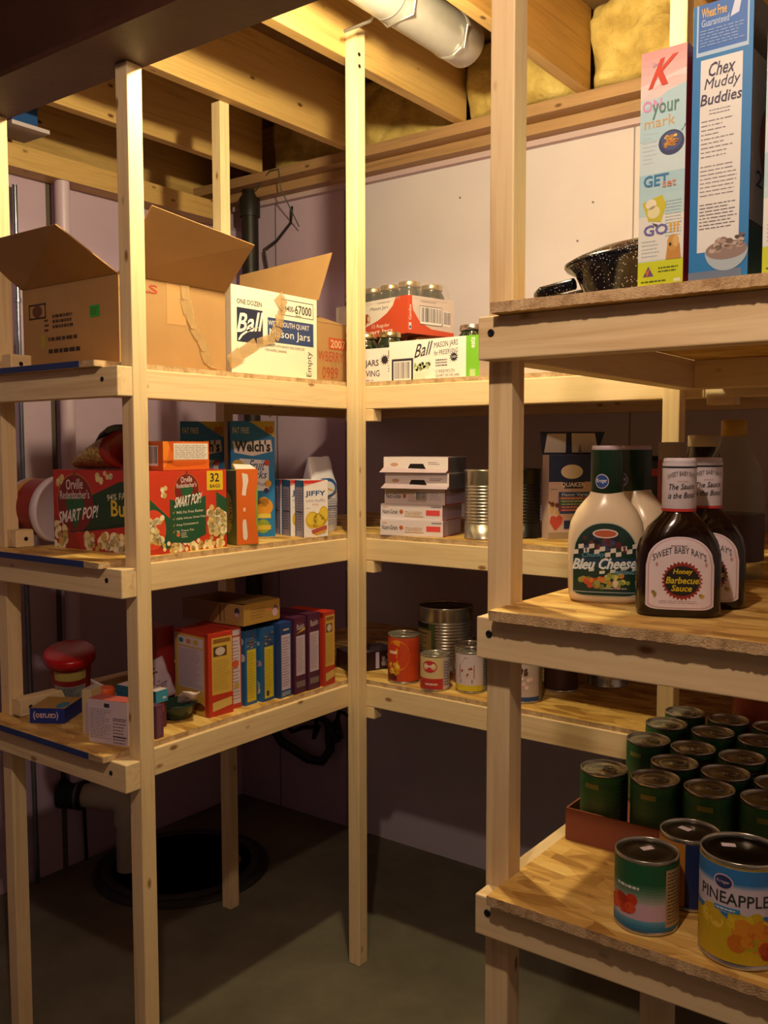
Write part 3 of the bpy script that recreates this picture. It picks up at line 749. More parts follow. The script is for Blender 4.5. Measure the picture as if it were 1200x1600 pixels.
pb = carton('popcorn_box', 'big red and green popcorn box with a yellow 32 bags flag, middle shelf', 'box', (-.030, -.660, Zm), 91, .242, .338, .186, '#b82a26', popR, popL)
# bag of kernels on the popcorn box
kb = root('popcorn_bag', (-.235, -.580, Zm+.187)); tag(kb, 'clear bag of golden popcorn kernels slumped on top of the red popcorn box', 'bag')
KERN = rough_mat('corn_kernels', [(.35, '#8d6a2c'), (.5, '#c9a04a'), (.65, '#e8cc7c')], 160, .8, .3, 2)
def wedge(xs, mat, name, seg=28, amt=.0025):
    g = G(); g.loft([[(x, hy*math.cos(2*PI*k/seg), hz*.5+.001+hz*.5*math.sin(2*PI*k/seg)) for k in range(seg)] for x, hy, hz in xs], mat)
    o = g.build(name, kb); crinkle(o, amt, 80)
    for v in o.data.vertices: v.co.z = max(v.co.z, .0006)
    return o
wedge([(-.155, .012, .012), (-.14, .030, .020), (-.11, .045, .034), (-.07, .060, .052), (-.03, .068, .069), (.005, .070, .084), (.025, .070, .090)], KERN, 'kernels')
o_ = wedge([(-.05, .022, .012), (-.03, .040, .022), (.0, .050, .028), (.0245, .052, .030)], M('#1c2136', .25), 'printed_band', amt=.001)
for v in o_.data.vertices: v.co.z += .044+.42*(v.co.x+.05)
wedge([(.0255, .070, .090), (.034, .068, .092), (.038, .050, .088)], M('#8c2a24', .3), 'red_end', amt=.001)
def orR(A):
    A.rect(0, 0, 1, 1, '#d96a1c', 0); A.poly([(0, 1), (.16, 1), (.05, .1), (0, .1)], '#e8862a', 1); A.poly([(.1, 1), (.3, 1), (.2, .6)], '#c9541a', 1)
    A.rect(.22, .36, .97, .93, '#e6ddd8', 2); A.lines(.24, .40, .95, .88, 8, '#8a8088', 3, .3, .1); A.rect(.0, .26, .2, .34, '#b84a14', 2); A.poly([(.08, .30), (.95, .30), (.92, .2), (.3, .12), (.12, .24)], '#c95a18', 2)
    for x in (.5, .72): A.rect(x, .36, x+.004, .93, '#8a8088', 4)
ob = carton('snack_box', 'orange snack box lying flat on top of the red popcorn box', 'box', (-.038, -.606, Zm+.187), 95, .150, .10, .065, '#d96a1c', orR, lambda A: (A.rect(0, 0, 1, 1, '#c95f1e', 0), A.bars(.3, .15, .85, .85)))
wb = carton('small_carton', 'little white carton with a recycling mark behind the orange snack box', 'box', (-.125, -.452, Zm+.187), 96, .036, .10, .056, '#cfc4c8', lambda A: (A.rect(0, 0, 1, 1, '#d6cbd0', 0), A.text('E', .3, .35, .6, .65, '#4a4450', 2, bold=.02), A.rect(.86, 0, 1, 1, '#4a2a2c', 1)))
nv = root('granola_box', (-.024, -.395, Zm), 68); tag(nv, 'green granola bar box with an orange cut out end panel, right of the popcorn box', 'box')
g = G(); g.box(0, .056, 0, .115, 0, .182, '#8a9a3c')
A = Art(.115, .182); A.grad(0, 1, '#7a8a3a', '#5c6a58', 8, 0); A.ell(.5, .42, .3, .28, '#c8c050', 1); A.text('NATURE VALLEY', .58, .28, .80, .74, '#2a3a22', 2, bold=.02, rot=-90); A.lines(.30, .05, .5, .22, 1, '#5a2a7a', 3, .5, .2); A.poly([(0, 0), (.5, 0), (0, .3)], '#5a2a6a', 1)
A.emit(g, facefn('L', .056, .115, .182)); g.build('carton', nv, bevel=.0008)
g = G(); pts = []
H_ = .186
outl = [(.0, .002), (.056, .002), (.056, .02), (.050, .05), (.050, .13), (.056, .155), (.056, H_), (0, H_)]
f_ = [(x, -.0012, z) for x, z in outl]; b_ = [(x, -.0004, z) for x, z in outl]; n_ = len(outl)
g.add(f_+b_, [tuple(range(n_)), tuple(range(n_, 2*n_))[::-1]]+[(i, i+n_, (i+1) % n_+n_, (i+1) % n_) for i in range(n_)], '#d8661e')
A = Art(.056, H_)
for y0 in (.07, .66):
    A.poly([(.28, y0+.03), (.34, y0), (.44, y0), (.5, y0+.04), (.46, y0+.2), (.42, y0+.27), (.3, y0+.27), (.26, y0+.22)] if y0 < .5 else [(.24, .66), (.42, .65), (.46, .73), (.56, .85), (.52, .93), (.26, .95), (.3, .8)], '#e2d6d2', 1)
A.lines(.3, .42, .42, .52, 1, '#f0d8c0', 3, .5, .2)
A.emit(g, lambda u, v, e: (u*.056, -.0012-e, v*H_)); g.build('open_panel', nv)
g = G(); g.slab([(.0, .0, .183), (.055, .0, .183), (.05, .03, .195), (.004, .03, .197)], .001, '#dcd2ce'); g.build('torn_flap', nv)
def welch(A, dark=False):
    A.rect(0, 0, 1, 1, '#1c74b4', 0)
    for i in range(6): A.poly([(rnd.random()*.8, rnd.random()*.9), (rnd.random()*.2+.4, .5), (rnd.random()*.2+.42, .5)], '#2f8cc6', .4)
    A.poly([(.42, 1), (1, 1), (1, .86)], '#c9b03a', 1); A.text('80', .78, .895, .96, .955, '#c0401e', 2, bold=.03); A.text('FAT FREE', .05, .895, .42, .945, '#d8d0a0', 2, bold=.02)
    A.poly([(.05, .80), (.12, .76), (.5, .72), (.9, .80), (.96, .85), (.94, .74), (.97, .70), (.9, .70), (.5, .64), (.1, .70), (.02, .78)][:3]+[(.94, .76), (.9, .84), (.5, .83)], '#e0d2d0', 1.5)
    A.poly([(.04, .83), (.08, .73), (.5, .70), (.95, .74), (.92, .84), (.5, .80)], '#e4d6d4', 1.6)
    A.text("Welch's", .09, .735, .90, .835, '#18181c', 3, bold=.07)
    A.poly([(.2, .68), (.86, .66), (.86, .40), (.2, .40)], '#dcdce8', 1.2)
    A.text('Fruit', .42, .575, .78, .665, '#184a8c', 3, bold=.02, shear=.3); A.text('Snacks', .25, .505, .82, .575, '#184a8c', 3, bold=.02, shear=.3)
    A.text('Mixed Fruit', .30, .44, .80, .475, '#184a8c', 3, bold=.01, shear=.3)
    for cx, cy, r, c in ((.82, .64, .07, '#c8402c'), (.15, .62, .13, '#d8b038'), (.84, .46, .08, '#d8a040'), (.80, .40, .06, '#3a2a6a'), (.75, .26, .2, '#d89028'), (.74, .30, .12, '#e0b050'), (.6, .3, .06, '#4a2a5a'), (.72, .09, .16, '#8a9a30')):
        A.ell(cx, cy, r, r*A.w/A.h, c, 2)
    A.rect(.55, .06, .9, .1, '#c8b040', 3); A.rect(.55, .16, .9, .2, '#d8c050', 3)
wl = carton('fruit_snack_box', 'tall blue fruit snack box, full front visible, behind the granola box', 'box', (-.186, -.256, Zm), 54, .117, .05, .308, '#1c6aa4', welch, lambda A: A.rect(0, 0, 1, 1, '#1a5c94', 0))
wl2 = carton('fruit_snack_box', 'second tall blue fruit snack box, left one, half hidden behind its twin', 'box', (-.315, -.315, Zm), 50, .115, .05, .308, '#1c6aa4', welch)
def jif(A):
    A.rect(0, 0, 1, 1, '#e6dee4', 0); A.poly([(0, .9), (.9, 1), (0, 1)], '#c8302c', 1); A.text('America\'s Favorite', .02, .915, .5, .955, '#f0e0e0', 2, tilt=.05)
    A.text('JIFFY', .06, .70, .90, .815, '#20508c', 2, bold=.045); A.text('corn muffin', .08, .615, .88, .675, '#8a80a0', 2, bold=-.01); A.text('MIX', .36, .55, .62, .59, '#c89090', 2); A.lines(.08, .50, .36, .52, 1, '#a09aa0')
    for cx, cy, rx, ry in ((.35, .30, .28, .15), (.82, .38, .2, .16), (.62, .28, .3, .14)): A.ell(cx, cy, rx, ry, '#d0a828', 2); A.ell(cx, cy+.02, rx*.8, ry*.7, '#dcbc40', 2.4)
    A.poly([(.3, .12), (.95, .2), (.95, .13), (.36, .05)], '#b05048', 3); A.poly([(.36, .06), (.95, .13), (.9, .07), (.5, .02)], '#d0a040', 2.8)
def jifs(A): A.rect(0, 0, 1, 1, '#a89cc0', 0); A.rect(0, .88, 1, 1, '#2c6a9c', 1); A.rect(0, 0, .12, 1, '#2c6a9c', 1); A.rect(.9, 0, 1, 1, '#2c6a9c', 1); A.lines(.18, .1, .85, .84, 16, '#5a5470', 2, .3, .3); A.rect(.15, .43, .88, .445, '#30283c', 3)
for i, (N, a, lab) in enumerate((((-.031, -.143, Zm), 70, 'small corn muffin mix box, rightmost and nearest of three, middle shelf'), ((-.084, -.137, Zm), 70, 'small corn muffin mix box, middle one of the three'), ((-.141, -.116, Zm), 70, 'small corn muffin mix box, leftmost of the three, mostly hidden'))):
    carton('muffin_mix_box', lab, 'box', N, a, .073, .048, .151, '#d8d0dc', jif, jifs, group='corn muffin mix boxes')
fb = root('flour_bag', (-.118, .020, Zm), 84); tag(fb, 'white and silver paper bag with a folded top behind the muffin mix boxes', 'bag')
g = G(); rg = []
for z, a, b, n in ((0, .046, .032, 5), (.01, .048, .034, 5), (.09, .048, .036, 4), (.135, .048, .034, 4), (.165, .046, .022, 4), (.195, .043, .010, 4), (.212, .040, .003, 4)): rg.append(sell(a, b, z, n, 40))
g.loft(rg, M('#cfcbd8', .3)); o = g.build('bag', fb); crinkle(o, .0035, 38)
for v in o.data.vertices: v.co.z = max(v.co.z, 0)
g = G(); A = Art(.08, .15); A.ell(.4, .82, .5, .2, '#2a5a9c', 0); A.ell(.45, .8, .36, .14, '#d8d8e4', 1); A.poly([(.1, .86), (.5, .8), (.9, .72), (.5, .76)], '#d89a30', 2); A.lines(.45, .05, .95, .6, 12, '#6a6a9a', 1, .3, .3); A.rect(.45, .42, .95, .435, '#2a3a7a', 2)
A.emit(g, lambda u, v, e: ((u-.5)*.08, -.0385-e, .012+v*.14)); g.build('printed_front', fb)
tb = root('plastic_tub', (0, 0, 0)); tag(tb, 'white plastic tub with a red band lying on its side beside the popcorn box', 'tub')
ax = Vector((.97, .22, -.085)).normalized()
g = G(); g.lathe([(.060, 0), (.066, .003), (.0745, .10)], '#cdbec8', 44); g.lathe([(.0680, .018), (.0738, .085)], '#8a2424', 44, cap=False)
g.lathe([(.0685, .02), (.0697, .034)], '#c9923a', 44, cap=False); g.lathe([(.0736, .088), (.0744, .096)], '#3a6a3a', 44, cap=False)
b0 = g.build('tub_body', tb); q = Vector((0, 0, 1)).rotation_difference(ax).to_euler()
tb.rotation_euler = q; tb.location = Vector((-.398, -.628, Zm+.0862))-ax*.114
g = G(); g.lathe([(.0765, .092), (.0815, .096), (.0815, .108), (.079, .111), (.074, .111), (.072, .109), (.0001, .109)], '#d6cad4', 44)
A = Art(.14, .14); A.rect(.42, .62, .95, .82, '#2a5a9c', 0); A.lines(.46, .73, .9, .79, 1, '#d8e0f0', 3, .5, .2); A.lines(.46, .65, .9, .71, 1, '#d8e0f0', 3, .5, .2); A.lines(.45, .22, .9, .55, 7, '#4a8a90', 0); A.lines(.52, .5, .88, .56, 1, '#8a3040', 3, .5, .2)
ly = Vector((0, 0, 1)); 
A.emit(g, lambda u, v, e: ((.5-v)*.14, (u-.5)*.14, .1091+e))
g.build('tub_lid', tb)
# ================================================================ LEFT RUN, LOW SHELF
rt_ = root('snack_tub', (-.42, -.565, Zl)); tag(rt_, 'snack tub with a wide glossy red lid tipped forward, low shelf at left', 'tub')
g = G(); g.lathe([(.034, 0), (.037, .002), (.0405, .06), (.046, .105)], '#a8964a', 40)
A = Art(.25, .1); A.rect(.30, 0, .75, 1, '#8c1c26', 0, 20); A.rect(.40, .62, .66, .88, '#b8a860', 1, 10); A.rect(.38, .08, .66, .46, '#8f979a', 1, 10); A.lines(.41, .1, .64, .42, 7, '#4a4a50', 2)
cylart(g, A, .0405, .004, .10, a0=-48)
for v_ in range(len(g.v)):
    x, y, z = g.v[v_]
    r_ = math.hypot(x, y)
    if .0402 < r_ < .0425 and 0 < z < .101: k = (.0372+.0090*(z/.105)+(r_-.0405))/r_; g.v[v_] = (x*k, y*k, z)
g.build('tub_body', rt_)
g = G(); g.lathe([(.050, .098), (.0545, .10), (.0550, .115), (.053, .120), (.049, .122), (.0001, .122)], M('#b4141c', .25), 44)
A = Art(.1, .1)
o = g.build('tub_lid', rt_); o['label'] = 'glossy red lid'
rt_.rotation_euler = Vector((0, 0, 1)).rotation_difference(Vector((.22, -.20, 1)).normalized()).to_euler(); rt_.scale = (1.16, 1.16, 1.05); rt_.location = (-.445, -.575, Zl+.0155)
bc = root('pasta_box', (-.279, -.775, Zl+.0), 0); bpy.data.objects.remove(bc)
def blueL(A): A.rect(0, 0, 1, 1, '#182f86', 0); A.text('(caruso)', .1, .22, .82, .80, '#e2c2b4', 2, bold=.03, rot=180)
bl_ = carton('blue_box', 'dark blue box lying on its side at the shelf edge, its writing upside down', 'box', (-.385, -.785, Zl), 5, .0 + .085, .10, .036, '#1a3184', lambda A: blueL(A), lambda A: (A.rect(0, 0, 1, 1, '#44648c', 0), A.poly([(0, 0), (1, 0), (.6, 1), (0, 1)], '#5a7a94', 1)), lambda A: (A.rect(0, 0, 1, 1, '#b08a4a', 0), A.ell(.8, .3, .16, .25, '#2a7aa0', 1)))
bl_.location = (-.357, -.752, Zl); bl_.rotation_euler = (0, 0, R(32))
wh = carton('nutrition_box', 'small white carton turned to show its printed nutrition panel, beside the left post', 'box', (-.128, -.752, Zl), 14, .103, .040, .097, '#cfc0cc',
    lambda A: (A.rect(0, 0, 1, 1, '#cdbccc', 0), A.rect(.42, .84, .56, .93, '#30283c', 2), A.lines(.04, .1, .6, .80, 14, '#8a7a92', 1, .35, .3), A.lines(.64, .02, .98, .6, 8, '#5a4c62', 1, .35, .2), A.rect(.64, .60, 1, .615, '#201828', 2), A.rect(.64, .18, 1, .2, '#201828', 2)),
    lambda A: A.rect(0, 0, 1, 1, '#a89aa0', 0), lambda A: A.rect(0, 0, 1, 1, '#b85850', 0))
be = carton('thin_carton', 'narrow cream carton standing upright left of the white nutrition carton', 'box', (-.185, -.728, Zl), 25, .024, .045, .102, '#c9b48a', lambda A: (A.rect(0, 0, 1, 1, '#cbb890', 0), A.rect(.3, .0, .75, .72, '#b9a6b0', 1)), None, lambda A: A.rect(.2, .15, .8, .85, '#a8a0b0', 0))
orr = root('orange_lid_bottle', (-.20, -.655, Zl)); tag(orr, 'small bottle with an orange cap behind the white nutrition carton', 'bottle')
g = G(); g.lathe([(.019, 0), (.021, .002), (.021, .06), (.016, .068)], clear('amber_plastic', '#8a3a1c', .8), 28); g.build('bottle_body', orr)
g = G(); g.lathe([(.0205, .068), (.0215, .069), (.0215, .087), (.019, .090)], '#d8561e', 28); g.build('cap', orr)
lb = carton('blue_carton', 'light blue and white carton lying behind the left post, low shelf', 'box', (-.070, -.612, Zl+.062), 95, .037, .13, .028, '#3a8fb4', lambda A: (A.rect(0, 0, 1, 1, '#3c90b4', 0), A.lines(.55, .2, .85, .5, 1, WHT, 3, .5, .2)), lambda A: A.rect(0, 0, 1, 1, '#2a6484', 0), lambda A: A.rect(0, 0, 1, 1, '#d0c4cc', 0))
ul = carton('spice_carton', 'dark maroon carton under the light blue carton', 'box', (-.075, -.613, Zl), 95, .037, .13, .0615, '#6a2430', lambda A: (A.rect(0, 0, 1, 1, '#5c2030', 0), A.rect(0, .6, .8, .95, '#b84428', 1)))
pu = carton('purple_packet', 'slim purple packet standing right of the left post, low shelf', 'box', (-.018, -.655, Zl), 96, .022, .03, .074, '#5c3450', lambda A: (A.rect(0, 0, 1, 1, '#6a3c54', 0), A.lines(.2, .1, .8, .9, 14, '#8c6878', 1)))
bo = root('green_bowl', (-.095, -.50, Zl)); tag(bo, 'dark green bowl filled with crumpled packets beside the cereal boxes', 'bowl')
bo.location = (-.135, -.545, Zl); 
g = G(); g.lathe([(.018, 0), (.022, .001), (.040, .018), (.052, .042), (.054, .046), (.051, .045), (.037, .02), (.0001, .006)], M('#1c3a30', .25), 40, cap=False); g.build('bowl_body', bo)
bo.location = (-.075, -.487-.018, Zl); bo.location = (-.098, -.530+.01, Zl)
bo.location = (-.105, -.521, Zl); bo.scale = (.89, .89, .89)
def packet(name, loc, rot, w, h, col, label, sc=45):
    g = G(); nx = 12; vs = []; fs = []
    for s_ in (0, 1):
        for j in range(nx+1):
            for i in range(nx+1):
                u, v = i/nx-.5, j/nx-.5
                e = (1-(2*u)**2)*(1-(2*v)**4)
                vs.append((u*w, (.009*e+.0008)*(1 if s_ else -1), (v+.5)*h))
    m_ = nx+1; o_ = m_*m_
    for j in range(nx):
        for i in range(nx):
            a = j*m_+i; fs.append((a, a+1, a+m_+1, a+m_)); fs.append((o_+a, o_+a+m_, o_+a+m_+1, o_+a+1))
    for i in range(nx):
        fs += [(i, o_+i, o_+i+1, i+1), (nx*m_+i, nx*m_+i+1, o_+nx*m_+i+1, o_+nx*m_+i), (i*m_, (i+1)*m_, o_+(i+1)*m_, o_+i*m_), (i*m_+nx, o_+i*m_+nx, o_+(i+1)*m_+nx, (i+1)*m_+nx)]
    g.add(vs, fs, M(col, .4), True)
    A = Art(w, h); A.lines(.15, .2, .85, .5, 4, '#6a5a6c', 0); A.lines(.15, .6, .7, .8, 2, '#4a3a4c', 0)
    A.emit(g, lambda u, v, e: ((u-.5)*w, -.0095-e*2-.0, v*h))
    o = g.build(name); crinkle(o, .005, sc); o.location = loc; o.rotation_euler = tuple(R(x) for x in rot)
    tag(o, label, 'packet'); return o
packet('foil_packet', (-.160, -.520, Zl+.036), (-22, -12, 78), .085, .10, '#b9a6b8', 'crumpled pale paper packet propped in the green bowl')
packet('foil_packet', (-.088, -.508, Zl+.041), (52, 8, 60), .045, .055, '#cbb9bd', 'small torn cream packet lying over the rim of the green bowl')
packet('foil_packet', (-.262, -.62, Zl+.040), (30, 20, 30), .06, .06, '#c9bccb', 'shiny pink white packet behind the left post on the low shelf')
packet('foil_packet', (-.30, -.615, Zl+.012), (-60, 5, 10), .07, .06, '#8a7a74', 'clear and red crumpled packet behind the red lidded tub')

def redyel(A, rice=False):
    A.rect(0, 0, 1, 1, '#b8301e', 0); A.rect(.14, .26, .97, .95, '#c9a648', 1); A.rect(.2, .88, .9, .93, '#8a5a2a', 2); A.lines(.2, .3, .9, .68, 14, '#a88a40', 2, .3, .3)
    A.rect(.2, .72, .75, .84, '#5a3a2a', 2); A.ell(.48, .78, .2, .05, '#c8b8b0', 3); A.rect(0, .0, 1, .25, '#b8301e', 1); A.poly([(.15, .06), (.95, .1), (.95, .2), (.15, .17)], '#cdb060', 2)
def redback(A):
    A.rect(0, 0, 1, 1, '#c9a24a', 0); A.rect(.1, .3, .86, .8, '#c4b2c4', 1); A.rect(.1, .82, .86, .93, '#cfc0c8', 1); A.lines(.14, .32, .82, .78, 22, '#8a7a90', 2, .3, .3)
    for x in (.2, .42, .64): A.ell(x, .875, .07, .03, ['#2a6a8c', '#c87a5a', '#c8a030'][int(x*4) % 3], 2)
    A.rect(.9, 0, 1, 1, '#b8301e', 2); A.ell(.7, .1, .2, .05, '#6a3a22', 2); A.rect(0, .96, 1, 1, '#b8301e', 2)
def tall(A, bg, panel, top, py=(.1, .8), extra=None):
    A.rect(0, 0, 1, 1, bg, 0); A.rect(.14, py[0], .9, py[1], panel, 1); A.lines(.2, py[0]+.04, .84, py[1]-.03, 18, '#8a7488' if panel != '#c8b428' else '#98882a', 2, .3, .35)
    if top: A.rect(.1, py[1]+.02, .92, .97, top, 1)
    if extra: extra(A)
cer = [
 ('red and yellow cereal box, leftmost of the row, turned to show its back panel', (-.045, -.474, Zl), 85, .074, .133, .202, '#b8301e', lambda A: redyel(A), redback),
 ('red and white cereal box, second from the left in the row', (-.055, -.392, Zl), 88, .036, .128, .204, '#b8301e', lambda A: (tall(A, '#b0382a', '#cdbcc8', '#c8b6c2', (.06, .88)), A.ell(.45, .55, .3, .05, '#c85a30', 3), A.ell(.55, .28, .25, .04, '#b89a50', 3)), lambda A: A.rect(0, 0, 1, 1, '#a8302a', 0)),
 ('yellow sided blue cereal box, first of two, under the flat brown tray', (-.048, -.348, Zl), 92, .043, .12, .190, '#2a5a94', lambda A: (tall(A, '#2a5a94', '#c8b428', None, (.04, .74)), A.blobs(.2, .76, .85, .95, 18, .12, ['#5a3a2a', '#a87a4a', '#3a2a3a', '#9a8a7a'], 3, .3)), lambda A: (A.rect(0, 0, 1, 1, '#2a6aa4', 0), A.blobs(.6, .1, .95, .9, 18, .08, ['#9ab0c0', '#3a80b0', '#c8c8d0'], 1))),
 ('yellow sided blue cereal box, second of two, under the flat brown tray', (-.038, -.296, Zl), 92, .044, .12, .190, '#24508a', lambda A: (tall(A, '#24508a', '#c8b428', None, (.04, .74)), A.blobs(.2, .76, .85, .95, 18, .12, ['#5a3a2a', '#a87a4a', '#3a2a3a', '#9a8a7a'], 3, .3), A.rect(.3, .07, .5, .14, '#2a2a2a', 3)), lambda A: (A.rect(0, 0, 1, 1, '#2a6aa4', 0), A.blobs(.5, .1, .95, .9, 18, .08, ['#9ab0c0', '#b09ab8', '#c8c8d0'], 1))),
 ('dark blue cereal box with a pale side panel, middle of the row', (-.025, -.247, Zl), 93, .047, .13, .196, '#1c3c7c', lambda A: (tall(A, '#1c3c7c', '#c2b2cc', None, (.1, .84)), A.lines(.3, .88, .8, .93, 1, '#c8b8a0', 3, .5, .2), A.rect(.14, .02, .9, .08, '#7a8aa8', 2)), lambda A: A.rect(0, 0, 1, 1, '#1c3c74', 0)),
 ('purple raisin bran box, left one of the pair', (-.020, -.196, Zl), 92, .047, .13, .203, '#4c1c3c', lambda A: (tall(A, '#4c1c3c', '#c2b0c6', None, (.24, .76)), A.text('Raisin', .2, .84, .82, .92, '#d8c8d0', 3, tilt=.1), A.poly([(.1, .79), (.9, .82), (.9, .86), (.2, .8)], '#c8a040', 3), A.rect(.14, .08, .9, .16, '#7a6a6c', 2)), lambda A: A.rect(0, 0, 1, 1, '#45183a', 0)),
 ('purple raisin bran box, right one of the pair', (-.018, -.145, Zl), 92, .050, .13, .206, '#4c1c3c', lambda A: (tall(A, '#4c1c3c', '#c2b0c6', None, (.24, .76)), A.text('Raisin', .2, .84, .82, .92, '#d8c8d0', 3, tilt=.1), A.rect(.14, .08, .9, .16, '#7a6a6c', 2)), lambda A: A.rect(0, 0, 1, 1, '#45183a', 0)),
 ('red and yellow cereal box, rightmost of the row beside the corner post', (-.012, -.087, Zl), 94, .050, .13, .203, '#b8301e', lambda A: redyel(A), lambda A: (A.rect(0, 0, 1, 1, '#c8b4b0', 0), A.rect(.9, 0, 1, 1, '#b8301e', 1), A.rect(0, .93, 1, 1, '#b8301e', 1))),
 ('red cereal box behind the leftmost cereal box, only its top left corner visible', (-.200, -.500, Zl), 86, .05, .10, .204, '#8c1e1e', lambda A: A.rect(0, 0, 1, 1, '#8c1e1e', 0), lambda A: (A.rect(0, 0, 1, .6, '#a8864a', 0), A.rect(.3, .45, .9, .58, '#c4b4c4', 1))),
]
for lab, N, a, w, d, h, col, Rf, Lf in cer:
    carton('cereal_box', lab, 'cereal box', N, a, w, d, h, col, Rf, Lf, group='cereal boxes on the low shelf')
def trayart(A): A.rect(0, 0, 1, 1, '#a8803c', 0); A.lines(.2, .2, .62, .78, 4, '#8a6430', 1, .35, .2); A.ell(.88, .5, .07, .24, '#5a4a60', 1); A.ell(.86, .38, .08, .2, '#c4a0b8', 2); A.rect(.58, .5, .75, .62, '#c87a50', 1)
tr = carton('cardboard_tray', 'flat brown cardboard tray box lying on top of the cereal boxes', 'box', (-.035, -.365, Zl+.2065), 92, .135, .215, .053, '#8c6a48', trayart, lambda A: (A.rect(0, 0, 1, 1, '#80603c', 0), A.poly([(.42, 0), (1, 0), (1, 1), (.62, 1)], '#a8844c', 1), A.rect(.62, .1, .64, .9, '#4a3420', 2), A.rect(.69, .1, .70, .9, '#4a3420', 2), A.ell(.9, .68, .04, .16, '#3a2a4a', 2), A.ell(.9, .5, .03, .1, '#b8a0c0', 3)), open_top=True)
g = G(); g.slab([(.02, .001, .052), (.134, .001, .052), (.134, .07, .056), (.02, .08, .050)], .0012, '#8f7040'); g.build('box_flap', tr)
db = carton('brown_box', 'flat dark purple box lying behind the corner post, low shelf', 'box', (-.045, .075, Zl), 66, .15, .10, .055, '#33141c', lambda A: (A.rect(0, 0, 1, 1, '#2c121a', 0), A.rect(.52, .08, .60, .95, '#b8a8c8', 1), A.blobs(.68, .2, .95, .8, 12, .05, ['#5a6a80', '#7a5a4a', '#9a8a90'], 1)), None, lambda A: (A.rect(0, 0, 1, 1, '#5a4a58', 0), A.lines(.1, .1, .9, .9, 5, '#b8a8b8', 1, .3)))

# ================================================================ BACK RUN, MIDDLE SHELF
def nutri(A, var=0):
    A.rect(0, 0, 1, 1, '#dccfd8', 0)
    A.text('Nutri-Grain', .03, .36, .28, .66, '#2a2c30', 2, bold=.02); A.ell(.34, .52, .03, .14, '#b85a30', 2); A.text('STRAWBERRY', .40, .28, .68, .56, '#b08a48', 2, bold=.0); A.rect(.4, .2, .7, .24, '#b08a48', 2); A.lines(.04, .74, .12, .84, 1, '#c8804a', 3, .5, .2)
    if var == 0: A.rect(.74, .32, .96, .66, '#d8484c', 2); A.rect(.82, .82, .98, .90, '#8a808c', 2)
    elif var == 1: A.bars(.52, .2, .72, .8); A.poly([(0, 1), (.3, 1), (.6, .9), (.5, .6), (.0, .62)], '#c0b0a0', .5); A.lines(.76, .3, .96, .8, 4, '#b8aab8')
def nuend(A): A.rect(0, 0, 1, 1, '#b0a0c4', 0); A.rect(0, 0, .04, 1, '#b8342c', 1); A.rect(.3, .05, .31, .95, '#8a7a9c', 1); A.rect(.7, .05, .71, .95, '#8a7a9c', 1); A.rect(0, 0, 1, .05, '#b8342c', 1)
# front long side faces -Y: use the left face for the writing and the right face for the end
GN = 'cereal bar boxes stacked on the middle shelf'
st = [((.266, .075, Zm), 2, .0, 'closed cereal bar box at the bottom of the stack', 0), ((.262, .078, Zm+.0425), 0, .0, 'closed cereal bar box second from the bottom of the stack', 0), ((.271, .076, Zm+.085), -3, .0, 'cereal bar box in the middle of the stack, with a barcode', 1)]
for N, dr_, _, lab, var in st:
    carton('cereal_bar_box', lab, 'box', N, 100+dr_, .135, .183, .042, '#dccfd8', nuend, (lambda v: lambda A: nutri(A, v))(var), group=GN)
def openbox(N, a, lab):
    c = root('cereal_bar_box', N, a); tag(c, lab, 'box', GN)
    g = G(); w, d, h = .135, .187, .041
    g.box(0, w, 0, .0015, 0, h, '#5f6068'); g.box(0, w, d-.0015, d, 0, h, '#5f6068'); g.box(w-.0015, w, .0015, d-.0015, 0, h, '#5f6068'); g.box(.0015, w-.0015, .0015, d-.0015, 0, .0015, '#6a5a52')
    A = Art(w, h); A.rect(0, 0, 1, 1, '#5d5f68', 0); A.lines(.05, .1, .95, .9, 5, '#44464e', 1, .2); A.rect(0, 0, .03, 1, '#a83c3c', 1); A.emit(g, facefn('R', w, d, h))
    A = Art(d, h)
    # front panel with a dark cut-out notch
    A.rect(0, .12, 1, 1, '#e6d9dc', 1)
    A.rect(0, 0, 1, .12, '#8a7468', 0); A.poly([(.36, .12), (.68, .12), (.62, .58), (.42, .58)], '#100c0c', 1.4); A.lines(.70, .5, .92, .72, 2, '#8a7c86', 2); A.ell(.17, .52, .06, .12, '#c89a80', 2)
    g.add([(0, 0, 0), (0, d, 0), (0, d, h), (0, 0, h)], [(0, 1, 2, 3)], '#8a7468')
    A.emit(g, facefn('L', w, d, h)); g.box(0, w, 0, d, h, h+.001, '#cfc2c8'); g.build('carton', c)
    g = G(); A = Art(d, .016); fn = lambda u, v, e: (-.004-.012*(1-v)-e, d*(1-u)+.004, .001+v*.013)
    g.slab([(-.016, .0, .0008), (-.016, d+.006, .0008), (-.001, d, .014), (-.001, .0, .008)], .0008, '#b3a0ac')
    g.build('hanging_flap', c); return c
openbox((.286, .072, Zm+.1275), 100, 'opened cereal bar box with a dark thumb notch, second from the top of the stack')
openbox((.283, .072, Zm+.1705), 101, 'opened cereal bar box on top of the stack, its flap hanging out')
can('large_tin_can', 'large bare ribbed steel can left of the foreground post, middle shelf', 'can', (.368, .115, Zm), .0525, .180, ribs=12)
can('large_tin_can', 'large ribbed can in deep shadow right of the foreground post, middle shelf', 'can', (.438, .205, Zm), .0425, .182, ribs=12, dark=True)
